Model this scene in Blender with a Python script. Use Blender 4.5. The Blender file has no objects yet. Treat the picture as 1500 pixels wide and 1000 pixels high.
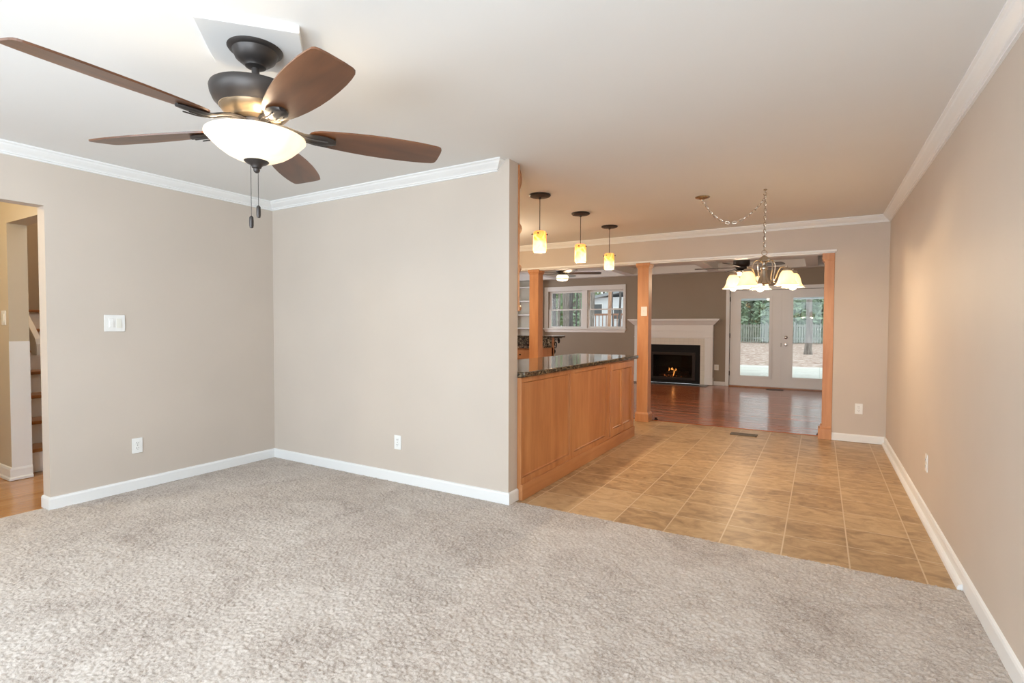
import bpy, bmesh, math, random
from mathutils import Vector, Matrix, Euler
random.seed(7)
D = bpy.data
SC = bpy.context.scene
COL = SC.collection
pi = math.pi
R = math.radians

# ------------------------------------------------------------------ camera
YAW, PITCH, ROLL, CAMH, FPX = 0.5336, -0.0282, 0.0030, 1.2657, 764.44
fw = Vector((-math.sin(YAW)*math.cos(PITCH), math.cos(YAW)*math.cos(PITCH), math.sin(PITCH)))
rt = Vector((math.cos(YAW), math.sin(YAW), 0)); up = rt.cross(fw)
rt2 = rt*math.cos(ROLL)+up*math.sin(ROLL); up2 = up*math.cos(ROLL)-rt*math.sin(ROLL)
camd = D.cameras.new('camera'); cam = D.objects.new('camera', camd); COL.objects.link(cam)
m = Matrix((rt2, up2, -fw)).transposed().to_4x4(); m.translation = (0, 0, CAMH)
cam.matrix_world = m
camd.sensor_width = 36; camd.lens = FPX*36/1500; camd.clip_start = .03; camd.clip_end = 400
SC.camera = cam

# ------------------------------------------------------------------ colour management, sky
vs = SC.view_settings
vs.view_transform = 'Standard'; vs.look = 'None'; vs.gamma = 1; vs.use_curve_mapping = False
vs.exposure = 0.12
world = D.worlds.new('overcast_sky'); SC.world = world; world.use_nodes = True
bg = world.node_tree.nodes['Background']
bg.inputs['Color'].default_value = (.88, .96, 1.0, 1); bg.inputs['Strength'].default_value = 1.7

def area(name, loc, rot, sx, sy, power, col, portal=False, spread=180):
    l = D.lights.new(name, 'AREA'); l.shape = 'RECTANGLE'; l.size = sx; l.size_y = sy
    l.energy = power; l.color = col; l.spread = R(spread)
    if portal: l.cycles.is_portal = True
    o = D.objects.new(name, l); COL.objects.link(o); o.location = loc; o.rotation_euler = rot
    return o
# daylight coming in through the front window (behind the camera)
area('front_window_daylight', (-1.75, -1.56, 1.5), (R(96), 0, 0), 3.9, 1.75, 142, (.76, .885, 1.0))
area('far_side_fill', (-7.5, 9.6, 1.5), (R(90), 0, R(-90)), 2.0, 1.4, 52, (.95, .97, 1.0))  # added fill for the far room; its side wall has no window
# the photographer's flash, aimed up at the ceiling behind the camera
area('bounce_flash', (-.35, -1.0, 1.2), (R(180), 0, 0), .9, .5, 58, (.80, .91, 1.0))
area('french_door_sky', (-.7, 12.3, 1.1), (R(-90), 0, 0), 1.9, 1.9, 1, (1, 1, 1), portal=True)
area('far_window_sky', (-5.05, 12.3, 1.7), (R(-90), 0, 0), 1.9, 1.0, 1, (1, 1, 1), portal=True)

def point(name, loc, power, col, rad=.03, parent=None):
    l = D.lights.new(name, 'POINT'); l.energy = power; l.color = col; l.shadow_soft_size = rad
    o = D.objects.new(name, l); COL.objects.link(o)
    o.location = Vector(loc)-(parent.location if parent else Vector())
    o.parent = parent
    return o
WARM = (1.0, .75, .48); WARM2 = (1.0, .79, .54)
# out-of-sight bare lights: hall, stairwell, kitchen fill added to lift columns and ceiling
point('hall_lamp_light', (-5.3, .3, 2.25), 34, (1.0, .76, .42), .1)
point('stair_lamp_light', (-6.6, 2.2, 3.3), 26, (1.0, .66, .36), .1)
point('kitchen_fill_light', (-3.7, 5.3, 2.1), 46, WARM2, .4)

# ------------------------------------------------------------------ room numbers (metres)
L, P, E, T, RW, F = -4.537, 3.162, -1.894, .122, .628, 6.90
H, YB, DJ, ZD, TW, B = 2.44, -1.6, 1.449, 2.076, .116, 12.10
FL, FR, FC = -7.6, 1.0, 2.63
SL = .0105
def cz(y): return H+max(0, y-P)*SL

# ------------------------------------------------------------------ materials
def newmat(name):
    mt = D.materials.new(name); mt.use_nodes = True
    nt = mt.node_tree; return mt, nt, nt.nodes['Principled BSDF']
def nd(nt, t, **kw):
    n = nt.nodes.new(t)
    for k, v in kw.items():
        if k in n.inputs: n.inputs[k].default_value = v
        else: setattr(n, k, v)
    return n
def lk(nt, a, b): nt.links.new(a, b)
def ramp(nt, fac, stops, interp='LINEAR'):
    r = nt.nodes.new('ShaderNodeValToRGB'); lk(nt, fac, r.inputs[0]); r.color_ramp.interpolation = interp
    el = r.color_ramp.elements
    while len(el) < len(stops): el.new(.5)
    for e, (p, c) in zip(el, stops): e.position = p; e.color = (*c, 1)
    return r.outputs[0]
def coords(nt, kind='Object', scale=(1, 1, 1), rot=(0, 0, 0)):
    if kind == 'World':
        src = nt.nodes.new('ShaderNodeNewGeometry').outputs['Position']
    else:
        src = nt.nodes.new('ShaderNodeTexCoord').outputs[kind]
    mp = nt.nodes.new('ShaderNodeMapping'); lk(nt, src, mp.inputs[0])
    mp.inputs['Scale'].default_value = scale; mp.inputs['Rotation'].default_value = rot
    return mp.outputs[0]
def bump(nt, bs, h, strength=.2, dist=.01, prev=None):
    b = nd(nt, 'ShaderNodeBump', Strength=strength, Distance=dist); lk(nt, h, b.inputs['Height'])
    if prev: lk(nt, prev, b.inputs['Normal'])
    lk(nt, b.outputs[0], bs.inputs['Normal']); return b.outputs[0]
def plain(name, col, rough=.5, metal=0, bump_s=0, bscale=300, spec=.5, coat=0):
    mt, nt, bs = newmat(name)
    bs.inputs['Base Color'].default_value = (*col, 1); bs.inputs['Roughness'].default_value = rough
    bs.inputs['Metallic'].default_value = metal; bs.inputs['Specular IOR Level'].default_value = spec
    bs.inputs['Coat Weight'].default_value = coat
    n = nd(nt, 'ShaderNodeTexNoise', Scale=bscale, Detail=3.0); lk(nt, coords(nt), n.inputs['Vector'])
    if bump_s: bump(nt, bs, n.outputs[0], bump_s, .002)
    return mt
def paint(name, col, rough=.6, var=.03):
    mt, nt, bs = newmat(name)
    v = coords(nt, 'World')
    n = nd(nt, 'ShaderNodeTexNoise', Scale=1.3, Detail=3.0); lk(nt, v, n.inputs['Vector'])
    a = tuple(c*(1-var) for c in col); b2 = tuple(min(1, c*(1+var)) for c in col)
    lk(nt, ramp(nt, n.outputs[0], [(.3, a), (.7, b2)]), bs.inputs['Base Color'])
    n2 = nd(nt, 'ShaderNodeTexNoise', Scale=220, Detail=2.0); lk(nt, v, n2.inputs['Vector'])
    bump(nt, bs, n2.outputs[0], .06, .002)
    bs.inputs['Roughness'].default_value = rough; bs.inputs['Specular IOR Level'].default_value = .3
    return mt
def wood(name, dark, mid, light, grain='Z', rough=.35, fine=1.0, coat=.15, kind='Object'):
    mt, nt, bs = newmat(name)
    sc = {'X': (1.2, 14, 14), 'Y': (14, 1.2, 14), 'Z': (14, 14, 1.2)}[grain]
    v = coords(nt, kind, tuple(s*fine for s in sc))
    n = nd(nt, 'ShaderNodeTexNoise', Scale=1.0, Detail=6.0, Roughness=.6, Distortion=1.2); lk(nt, v, n.inputs['Vector'])
    sc2 = {'X': (.9, 3, 3), 'Y': (3, .9, 3), 'Z': (3, 3, .9)}[grain]
    n2 = nd(nt, 'ShaderNodeTexNoise', Scale=1.6, Detail=3.0, Distortion=.6); lk(nt, coords(nt, kind, sc2), n2.inputs['Vector'])
    mx = nd(nt, 'ShaderNodeMath', operation='ADD'); lk(nt, n.outputs[0], mx.inputs[0]); lk(nt, n2.outputs[0], mx.inputs[1])
    hf = nd(nt, 'ShaderNodeMath', operation='MULTIPLY'); lk(nt, mx.outputs[0], hf.inputs[0]); hf.inputs[1].default_value = .5
    lk(nt, ramp(nt, hf.outputs[0], [(.32, dark), (.5, mid), (.68, light)]), bs.inputs['Base Color'])
    bs.inputs['Roughness'].default_value = rough; bs.inputs['Coat Weight'].default_value = coat
    bs.inputs['Coat Roughness'].default_value = .25
    bump(nt, bs, n.outputs[0], .05, .003)
    return mt
def planks(name, cols, width, length, axis='X', rough=.2, gap=.0015, coat=.3, wav=.05):
    """plank floor: boards run along `axis`"""
    mt, nt, bs = newmat(name)
    rot = (0, 0, 0) if axis == 'X' else (0, 0, R(90))
    v = coords(nt, 'World', (1, 1, 1), rot)
    br = nd(nt, 'ShaderNodeTexBrick'); lk(nt, v, br.inputs['Vector'])
    br.offset = .37; br.offset_frequency = 3
    br.inputs['Scale'].default_value = 1; br.inputs['Brick Width'].default_value = length; br.inputs['Row Height'].default_value = width
    br.inputs['Mortar Size'].default_value = gap; br.inputs['Mortar Smooth'].default_value = .4; br.inputs['Bias'].default_value = 0
    br.inputs['Color1'].default_value = (0, 0, 0, 1); br.inputs['Color2'].default_value = (1, 1, 1, 1); br.inputs['Mortar'].default_value = (.4, .4, .4, 1)
    g = nd(nt, 'ShaderNodeTexNoise', Scale=1.0, Detail=6.0, Roughness=.65, Distortion=.8)
    lk(nt, coords(nt, 'World', (2.2, 38, 1) if axis == 'X' else (38, 2.2, 1)), g.inputs['Vector'])
    mx = nd(nt, 'ShaderNodeMixRGB', Fac=.55); lk(nt, br.outputs[0], mx.inputs[1]); lk(nt, g.outputs[0], mx.inputs[2])
    c = ramp(nt, mx.outputs[0], [(.15, cols[0]), (.5, cols[1]), (.85, cols[2])])
    mo = nd(nt, 'ShaderNodeMixRGB'); lk(nt, br.outputs['Fac'], mo.inputs[0]); lk(nt, c, mo.inputs[1]); mo.inputs[2].default_value = (*[x*.35 for x in cols[0]], 1)
    lk(nt, mo.outputs[0], bs.inputs['Base Color'])
    w = nd(nt, 'ShaderNodeTexNoise', Scale=1.0, Detail=2.0)
    lk(nt, coords(nt, 'World', (1.5, 12, 1) if axis == 'X' else (12, 1.5, 1)), w.inputs['Vector'])
    b1 = bump(nt, bs, w.outputs[0], wav, .02)
    bump(nt, bs, br.outputs['Fac'], -.25, .002, b1)
    bs.inputs['Roughness'].default_value = rough; bs.inputs['Coat Weight'].default_value = coat; bs.inputs['Coat Roughness'].default_value = .08
    return mt
def emis(name, col, strength, base=(.9, .9, .85), rough=.4):
    mt, nt, bs = newmat(name)
    bs.inputs['Base Color'].default_value = (*base, 1); bs.inputs['Roughness'].default_value = rough
    bs.inputs['Emission Color'].default_value = (*col, 1); bs.inputs['Emission Strength'].default_value = strength
    return mt
def glow_glass(name, c1, c2, scale, strength, swirl=2.5, base=(.9, .85, .75), lo=.35, hi=.65, trans=.35):
    """lit lamp glass: swirled translucent glass that gives off the lamp's light"""
    mt, nt, bs = newmat(name)
    n = nd(nt, 'ShaderNodeTexNoise', Scale=scale, Detail=2.0, Distortion=swirl); lk(nt, coords(nt), n.inputs['Vector'])
    c = ramp(nt, n.outputs[0], [(lo, c1), (hi, c2)])
    lk(nt, c, bs.inputs['Emission Color']); bs.inputs['Emission Strength'].default_value = strength
    bs.inputs['Base Color'].default_value = (*base, 1); bs.inputs['Roughness'].default_value = .25
    tr = nd(nt, 'ShaderNodeBsdfTranslucent'); lk(nt, c, tr.inputs[0])
    mx = nd(nt, 'ShaderNodeMixShader', Fac=trans); lk(nt, bs.outputs[0], mx.inputs[1]); lk(nt, tr.outputs[0], mx.inputs[2])
    lk(nt, mx.outputs[0], nt.nodes['Material Output'].inputs[0])
    return mt
def amber_glass():
    mt, nt, bs = newmat('amber_swirl_glass')
    tc = nt.nodes.new('ShaderNodeTexCoord')
    n = nd(nt, 'ShaderNodeTexNoise', Scale=7.0, Detail=1.5, Distortion=2.2); lk(nt, tc.outputs['Object'], n.inputs['Vector'])
    sp = nt.nodes.new('ShaderNodeSeparateXYZ'); lk(nt, tc.outputs['Generated'], sp.inputs[0])
    ma = nd(nt, 'ShaderNodeMath', operation='MULTIPLY_ADD'); lk(nt, sp.outputs[2], ma.inputs[0]); ma.inputs[1].default_value = .38; lk(nt, n.outputs[0], ma.inputs[2])  # paler toward the bottom: bulb glow put into the glass colour
    c = ramp(nt, ma.outputs[0], [(.56, (1.0, .88, .60)), (.70, (1.0, .78, .40)), (.80, (.92, .50, .13)), (.95, (.90, .56, .22))])
    lk(nt, c, bs.inputs['Emission Color']); bs.inputs['Emission Strength'].default_value = .85
    lk(nt, c, bs.inputs['Base Color']); bs.inputs['Roughness'].default_value = .2
    tr = nd(nt, 'ShaderNodeBsdfTranslucent'); lk(nt, c, tr.inputs[0])
    mx = nd(nt, 'ShaderNodeMixShader', Fac=.45); lk(nt, bs.outputs[0], mx.inputs[1]); lk(nt, tr.outputs[0], mx.inputs[2])
    lk(nt, mx.outputs[0], nt.nodes['Material Output'].inputs[0])
    return mt
def pane_glass(name, tint=(.97, .99, .98)):
    mt, nt, bs = newmat(name); nt.nodes.remove(bs)
    t = nd(nt, 'ShaderNodeBsdfTransparent'); t.inputs[0].default_value = (*tint, 1)
    g = nd(nt, 'ShaderNodeBsdfGlossy'); g.inputs['Roughness'].default_value = .01
    f = nd(nt, 'ShaderNodeFresnel'); f.inputs[0].default_value = 1.27
    mx = nd(nt, 'ShaderNodeMixShader'); lk(nt, f.outputs[0], mx.inputs[0]); lk(nt, t.outputs[0], mx.inputs[1]); lk(nt, g.outputs[0], mx.inputs[2])
    lk(nt, mx.outputs[0], nt.nodes['Material Output'].inputs[0]); return mt

M = {}
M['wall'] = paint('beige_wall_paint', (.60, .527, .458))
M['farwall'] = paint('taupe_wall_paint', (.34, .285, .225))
M['hallwall'] = paint('tan_hall_paint', (.60, .52, .40))
M['ceil'] = paint('ceiling_white_paint', (.80, .80, .79), .8, .012)
M['trim'] = plain('white_trim_paint', (.84, .845, .84), .35, 0, .02)
M['plate'] = plain('white_plastic', (.86, .86, .84), .3)
M['rocker'] = plain('ivory_plastic', (.80, .79, .72), .3)
M['slot'] = plain('dark_slot', (.03, .028, .025), .5)
M['maple'] = wood('maple_stained', (.40, .15, .05), (.52, .22, .082), (.61, .29, .12), 'Z', .34)
M['mapleh'] = wood('maple_stained_rail', (.40, .15, .05), (.51, .215, .08), (.60, .28, .115), 'Y', .34)
M['maplepost'] = wood('maple_post', (.47, .20, .085), (.58, .28, .13), (.66, .34, .17), 'Z', .45, 1.0, .03)
M['blade'] = wood('walnut_blade', (.05, .018, .007), (.14, .052, .020), (.24, .095, .038), 'X', .36, .55, .2)
M['darkblade'] = wood('dark_fan_blade', (.025, .013, .009), (.05, .026, .017), (.07, .04, .025), 'X', .3)
M['bronze'] = plain('oil_rubbed_bronze', (.055, .048, .045), .42, .55, .02)
M['brass'] = plain('antique_bronze_ring', (.26, .19, .12), .38, .8)
M['nickel'] = plain('brushed_nickel', (.52, .47, .40), .27, 1.0)
M['black'] = plain('black_metal', (.006, .005, .005), .6, spec=.25)
M['soot'] = plain('soot_black', (.004, .004, .004), .9)
M['chrome'] = plain('satin_chrome', (.6, .58, .55), .25, 1.0)
M['slate'] = plain('grey_slate', (.09, .095, .10), .3, 0, .1, 40)
M['pane'] = pane_glass('window_glass')
M['firepane'] = pane_glass('firebox_glass', (.75, .75, .75))
M['bowl'] = glow_glass('alabaster_bowl_glass', (1.0, .86, .62), (1.0, .95, .84), 6, .5, 1.2, trans=.16)
M['shade'] = glow_glass('frosted_shade_glass', (1.0, .80, .48), (1.0, .88, .64), 9, .42, .5, trans=.42)
M['amber'] = amber_glass()
M['drum'] = glow_glass('white_drum_glass', (1.0, .84, .58), (1, .9, .7), 4, 1.5, .4)
M['bulb'] = emis('lit_bulb', (1.0, .86, .6), 9)
M['flame'] = emis('gas_flame', (1.0, .36, .07), 2.2, (.1, .03, .01))
M['ember'] = emis('ember', (1.0, .25, .06), .8, (.05, .02, .02))
M['log'] = plain('charred_log', (.035, .022, .016), .95, 0, .8, 60)
M['cherry'] = planks('cherry_floor', ((.19, .05, .017), (.36, .10, .034), (.52, .17, .06)), .085, 1.1, 'X', .2, .002, .12, .38)
M['oak'] = planks('oak_hall_floor', ((.42, .19, .06), (.56, .28, .10), (.68, .38, .16)), .058, .9, 'Y', .22)
M['tread'] = wood('oak_tread', (.25, .10, .03), (.35, .15, .05), (.42, .2, .07), 'Y', .3)
M['deckw'] = planks('pale_deck_boards', ((.55, .52, .46), (.62, .60, .54), (.70, .68, .62)), .14, 4, 'X', .7, .004, 0, 0)
M['register'] = plain('bronze_register', (.15, .115, .08), .5, .3)
M['iron'] = plain('wrought_iron', (.012, .011, .01), .45, .6)

def carpet():
    mt, nt, bs = newmat('shag_carpet')
    v = coords(nt, 'World')
    big = nd(nt, 'ShaderNodeTexNoise', Scale=2.2, Detail=6.0, Roughness=.68, Distortion=.8); lk(nt, v, big.inputs['Vector'])
    fine = nd(nt, 'ShaderNodeTexNoise', Scale=1.0, Detail=3.0, Roughness=.65, Distortion=1.5); lk(nt, coords(nt, 'World', (62, 105, 80), (0, 0, R(-25))), fine.inputs['Vector'])
    mid = nd(nt, 'ShaderNodeTexNoise', Scale=14, Detail=3.0, Roughness=.6); lk(nt, v, mid.inputs['Vector'])
    a = nd(nt, 'ShaderNodeMath', operation='MULTIPLY_ADD'); lk(nt, big.outputs[0], a.inputs[0]); a.inputs[1].default_value = 1.7
    m2 = nd(nt, 'ShaderNodeMath', operation='MULTIPLY'); lk(nt, mid.outputs[0], m2.inputs[0]); m2.inputs[1].default_value = .55
    lk(nt, m2.outputs[0], a.inputs[2])
    a2 = nd(nt, 'ShaderNodeMath', operation='MULTIPLY_ADD'); lk(nt, fine.outputs[0], a2.inputs[0]); a2.inputs[1].default_value = 2.5; lk(nt, a.outputs[0], a2.inputs[2])
    c = ramp(nt, a2.outputs[0], [(.25, (.14, .105, .085)), (.40, (.33, .27, .23)), (.52, (.52, .455, .40)), (.70, (.66, .60, .55))])
    d = nd(nt, 'ShaderNodeMath', operation='MULTIPLY'); lk(nt, a2.outputs[0], d.inputs[0]); d.inputs[1].default_value = .218
    r = c.node; lk(nt, d.outputs[0], r.inputs[0])
    lk(nt, c, bs.inputs['Base Color'])
    bs.inputs['Roughness'].default_value = 1; bs.inputs['Specular IOR Level'].default_value = .05
    bs.inputs['Sheen Weight'].default_value = .15
    bump(nt, bs, fine.outputs[0], .35, .006)
    return mt
M['carpet'] = carpet()

def tile():
    mt, nt, bs = newmat('ceramic_floor_tile')
    pos = nt.nodes.new('ShaderNodeNewGeometry').outputs['Position']
    mp = nd(nt, 'ShaderNodeMapping'); lk(nt, pos, mp.inputs[0]); mp.inputs['Location'].default_value = (.495, -3.245, 0)
    br = nd(nt, 'ShaderNodeTexBrick'); lk(nt, mp.outputs[0], br.inputs['Vector']); br.offset = 0; br.squash = 1
    for k, x in (('Scale', 1), ('Brick Width', .3255), ('Row Height', .3255), ('Mortar Size', .0042), ('Mortar Smooth', .2), ('Bias', 0)): br.inputs[k].default_value = x
    br.inputs['Color1'].default_value = (0, 0, 0, 1); br.inputs['Color2'].default_value = (1, 1, 1, 1)
    n = nd(nt, 'ShaderNodeTexNoise', Scale=1.0, Detail=6.0, Roughness=.6, Distortion=.9); lk(nt, coords(nt, 'World', (8, 12, 1)), n.inputs['Vector'])
    mx = nd(nt, 'ShaderNodeMixRGB', Fac=.16); lk(nt, n.outputs[0], mx.inputs[1]); lk(nt, br.outputs[0], mx.inputs[2])
    c = ramp(nt, mx.outputs[0], [(.3, (.27, .165, .082)), (.44, (.40, .255, .128)), (.58, (.51, .345, .185)), (.75, (.59, .43, .25))])
    mo = nd(nt, 'ShaderNodeMixRGB'); lk(nt, br.outputs['Fac'], mo.inputs[0]); lk(nt, c, mo.inputs[1]); mo.inputs[2].default_value = (.60, .47, .32, 1)
    lk(nt, mo.outputs[0], bs.inputs['Base Color'])
    b1 = bump(nt, bs, n.outputs[0], .12, .01); bump(nt, bs, br.outputs['Fac'], -.5, .003, b1)
    bs.inputs['Roughness'].default_value = .36
    return mt
M['tile'] = tile()
def white_tile():
    mt, nt, bs = newmat('small_cream_tile')
    br = nd(nt, 'ShaderNodeTexBrick'); br.offset = 0
    pos = nt.nodes.new('ShaderNodeNewGeometry').outputs['Position']
    mp = nd(nt, 'ShaderNodeMapping'); lk(nt, pos, mp.inputs[0]); mp.inputs['Rotation'].default_value = (R(90), 0, 0)
    lk(nt, mp.outputs[0], br.inputs['Vector'])
    for k, x in (('Scale', 1), ('Brick Width', .105), ('Row Height', .105), ('Mortar Size', .003)): br.inputs[k].default_value = x
    br.inputs['Color1'].default_value = (.72, .69, .62, 1); br.inputs['Color2'].default_value = (.76, .73, .66, 1); br.inputs['Mortar'].default_value = (.66, .63, .57, 1)
    lk(nt, br.outputs[0], bs.inputs['Base Color']); bs.inputs['Roughness'].default_value = .25
    return mt
M['whitetile'] = white_tile()
def granite(name, cols, sc=90):
    mt, nt, bs = newmat(name)
    v = coords(nt, 'World')
    vo = nd(nt, 'ShaderNodeTexVoronoi', Scale=sc); lk(nt, v, vo.inputs['Vector'])
    n = nd(nt, 'ShaderNodeTexNoise', Scale=sc*.45, Detail=5.0, Roughness=.7); lk(nt, v, n.inputs['Vector'])
    mx = nd(nt, 'ShaderNodeMixRGB', Fac=.45); lk(nt, n.outputs[0], mx.inputs[1]); lk(nt, vo.outputs['Color'], mx.inputs[2])
    lk(nt, ramp(nt, mx.outputs[0], [(.34, cols[0]), (.5, cols[1]), (.62, cols[2]), (.75, cols[3])]), bs.inputs['Base Color'])
    bs.inputs['Roughness'].default_value = .07; bs.inputs['Specular IOR Level'].default_value = .6
    return mt
M['granite'] = granite('dark_granite', ((.012, .012, .010), (.06, .045, .03), (.17, .12, .07), (.36, .30, .2)))
M['granite2'] = granite('speckled_backsplash_granite', ((.012, .012, .012), (.10, .08, .06), (.30, .25, .19), (.6, .55, .46)), 45)
def ground_mat():
    mt, nt, bs = newmat('fallen_leaves_ground')
    vo = nd(nt, 'ShaderNodeTexVoronoi', Scale=6.5); lk(nt, coords(nt, 'World'), vo.inputs['Vector'])
    n = nd(nt, 'ShaderNodeTexNoise', Scale=.5, Detail=3.0); lk(nt, coords(nt, 'World'), n.inputs['Vector'])
    c = ramp(nt, vo.outputs['Color'], [(0, (.20, .12, .09)), (.35, (.38, .26, .205)), (.7, (.52, .395, .335)), (1, (.68, .58, .53))])
    g = nd(nt, 'ShaderNodeMixRGB'); lk(nt, ramp(nt, n.outputs[0], [(.66, (0, 0, 0)), (.74, (.5, .5, .5))]), g.inputs[0]); lk(nt, c, g.inputs[1]); g.inputs[2].default_value = (.22, .25, .10, 1)
    lk(nt, g.outputs[0], bs.inputs['Base Color']); bs.inputs['Roughness'].default_value = 1
    return mt
M['ground'] = ground_mat()
def bark(name, a, b2):
    mt, nt, bs = newmat(name)
    n = nd(nt, 'ShaderNodeTexNoise', Scale=1.0, Detail=5.0, Roughness=.7, Distortion=.6); lk(nt, coords(nt, 'Object', (9, 9, 1.6)), n.inputs['Vector'])
    lk(nt, ramp(nt, n.outputs[0], [(.35, a), (.65, b2)]), bs.inputs['Base Color']); bs.inputs['Roughness'].default_value = .95
    bump(nt, bs, n.outputs[0], .6, .05); return mt
M['bark'] = bark('grey_bark', (.14, .115, .10), (.34, .30, .27))
M['barkd'] = bark('dark_bark', (.06, .055, .055), (.17, .155, .15))
M['barkr'] = bark('reddish_pine_bark', (.36, .19, .115), (.62, .40, .29))
M['leaf1'] = plain('evergreen_foliage', (.25, .285, .215), .8)
M['leaf2'] = plain('pale_foliage', (.32, .41, .28), .8)
M['leaf3'] = plain('yellow_green_foliage', (.36, .42, .23), .8)
M['fence'] = wood('weathered_fence', (.19, .205, .175), (.29, .305, .265), (.40, .41, .365), 'Z', .9, 1, 0)
M['siding'] = plain('white_siding', (.72, .76, .80), .7)
M['roofing'] = plain('grey_shingle', (.34, .36, .38), .9)
M['redwood'] = plain('brown_deck_wood', (.34, .19, .13), .8)
M['tarp'] = plain('teal_tarp', (.10, .42, .36), .6)

# ------------------------------------------------------------------ geometry helpers
def nb(): return bmesh.new()
def box(bm, x0, x1, y0, y1, z0, z1, bev=0, seg=2):
    x0, x1 = min(x0, x1), max(x0, x1); y0, y1 = min(y0, y1), max(y0, y1); z0, z1 = min(z0, z1), max(z0, z1)
    v = [bm.verts.new(p) for p in ((x0, y0, z0), (x1, y0, z0), (x1, y1, z0), (x0, y1, z0), (x0, y0, z1), (x1, y0, z1), (x1, y1, z1), (x0, y1, z1))]
    fs = [bm.faces.new([v[i] for i in q]) for q in ((3, 2, 1, 0), (4, 5, 6, 7), (0, 1, 5, 4), (1, 2, 6, 5), (2, 3, 7, 6), (3, 0, 4, 7))]
    if bev:
        es = list({e for f in fs for e in f.edges})
        bmesh.ops.bevel(bm, geom=es, offset=bev, segments=seg, affect='EDGES', profile=.6)
    return bm
def lathe(bm, prof, c=(0, 0, 0), seg=32, mat=None):
    rings = []
    for r, z in prof:
        if r < 1e-6:
            rings.append([bm.verts.new((c[0], c[1], c[2]+z))])
        else:
            rings.append([bm.verts.new((c[0]+r*math.cos(2*pi*i/seg), c[1]+r*math.sin(2*pi*i/seg), c[2]+z)) for i in range(seg)])
    for a, b in zip(rings, rings[1:]):
        for i in range(seg):
            j = (i+1) % seg
            if len(a) == 1 and len(b) == 1: continue
            if len(a) == 1: bm.faces.new((a[0], b[i], b[j]))
            elif len(b) == 1: bm.faces.new((a[i], a[j], b[0]))
            else: bm.faces.new((a[i], a[j], b[j], b[i]))
    return bm
def tube(bm, pts, r, seg=8, closed=False, caps=True):
    pts = [Vector(p) for p in pts]; n = len(pts); rings = []
    rad = r if isinstance(r, (list, tuple)) else [r]*n
    prevn = None
    for i, p in enumerate(pts):
        if closed: t = pts[(i+1) % n]-pts[i-1]
        else: t = pts[min(i+1, n-1)]-pts[max(i-1, 0)]
        t.normalize()
        if prevn is None:
            a = Vector((0, 0, 1)) if abs(t.z) < .9 else Vector((1, 0, 0))
            nn = a.cross(t).normalized()
        else:
            nn = (prevn-t*prevn.dot(t)).normalized()
        prevn = nn; bb = t.cross(nn)
        rings.append([bm.verts.new(p+(nn*math.cos(2*pi*k/seg)+bb*math.sin(2*pi*k/seg))*rad[i]) for k in range(seg)])
    for i in range(n if closed else n-1):
        a, b = rings[i], rings[(i+1) % n]
        for k in range(seg): bm.faces.new((a[k], a[(k+1) % seg], b[(k+1) % seg], b[k]))
    if caps and not closed:
        bm.faces.new(list(reversed(rings[0]))); bm.faces.new(rings[-1])
    return bm
def extrude(bm, poly, vec):
    """poly: list of 3D points (planar), extruded by vec"""
    a = [bm.verts.new(p) for p in poly]; b = [bm.verts.new(Vector(p)+Vector(vec)) for p in poly]
    n = len(a)
    bm.faces.new(list(reversed(a))); bm.faces.new(b)
    for i in range(n): bm.faces.new((a[i], a[(i+1) % n], b[(i+1) % n], b[i]))
    return bm
def sweep2(bm, sections):
    """sections: list of equal-length point lists; closed profile lofted and capped"""
    rs = [[bm.verts.new(p) for p in s] for s in sections]; n = len(rs[0])
    for a, b in zip(rs, rs[1:]):
        for i in range(n): bm.faces.new((a[i], a[(i+1) % n], b[(i+1) % n], b[i]))
    bm.faces.new(list(reversed(rs[0]))); bm.faces.new(rs[-1]); return bm
def spline(pts, n=6):
    pts = [Vector(p) for p in pts]; out = []
    for i in range(len(pts)-1):
        p0, p1, p2, p3 = pts[max(i-1, 0)], pts[i], pts[i+1], pts[min(i+2, len(pts)-1)]
        for k in range(n):
            t = k/n
            out.append(.5*((2*p1)+(p2-p0)*t+(2*p0-5*p1+4*p2-p3)*t*t+(-p0+3*p1-3*p2+p3)*t**3))
    out.append(pts[-1]); return out
def rootloc(o):
    v = Vector()
    while o is not None: v += o.location; o = o.parent
    return v
def obj(name, bm, mat, parent=None, loc=None, smooth=False, **props):
    """links bm (given in world metres) as ONE mesh object, under parent or with its origin at loc"""
    bmesh.ops.recalc_face_normals(bm, faces=bm.faces)
    off = rootloc(parent) if parent else (Vector(loc) if loc else None)
    if off is not None: bmesh.ops.translate(bm, verts=bm.verts, vec=-off)
    me = D.meshes.new(name); bm.to_mesh(me); bm.free()
    me.materials.append(mat if not isinstance(mat, str) else M[mat])
    if smooth:
        for p in me.polygons: p.use_smooth = True
        try: me.set_sharp_from_angle(angle=R(40))
        except Exception: pass
    o = D.objects.new(name, me); COL.objects.link(o)
    if parent: o.parent = parent
    elif off is not None: o.location = off
    for k, v in props.items(): o[k] = v
    return o
def tag(o, label, cat, group=None, kind=None):
    o['label'] = label; o['category'] = cat
    if group: o['group'] = group
    if kind: o['kind'] = kind
    return o
def thing(name, label, cat, loc, group=None):
    o = D.objects.new(name, None); COL.objects.link(o); o.location = loc; o.empty_display_size = .1
    return tag(o, label, cat, group)
def struct(name, bm, mat, parent=None, **k):
    o = obj(name, bm, mat, parent, **k)
    if not parent: o['kind'] = 'structure'
    return o
def dup(root, loc, rotz=None, label=None, group=None):
    r = root.copy(); COL.objects.link(r); r.location = loc
    if rotz is not None: r.rotation_euler = (0, 0, rotz)
    if label: r['label'] = label
    if group: r['group'] = group
    def rec(src, dst):
        for ch in list(src.children):
            c = ch.copy(); COL.objects.link(c); c.parent = dst; rec(ch, c)
    rec(root, r); return r
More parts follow.
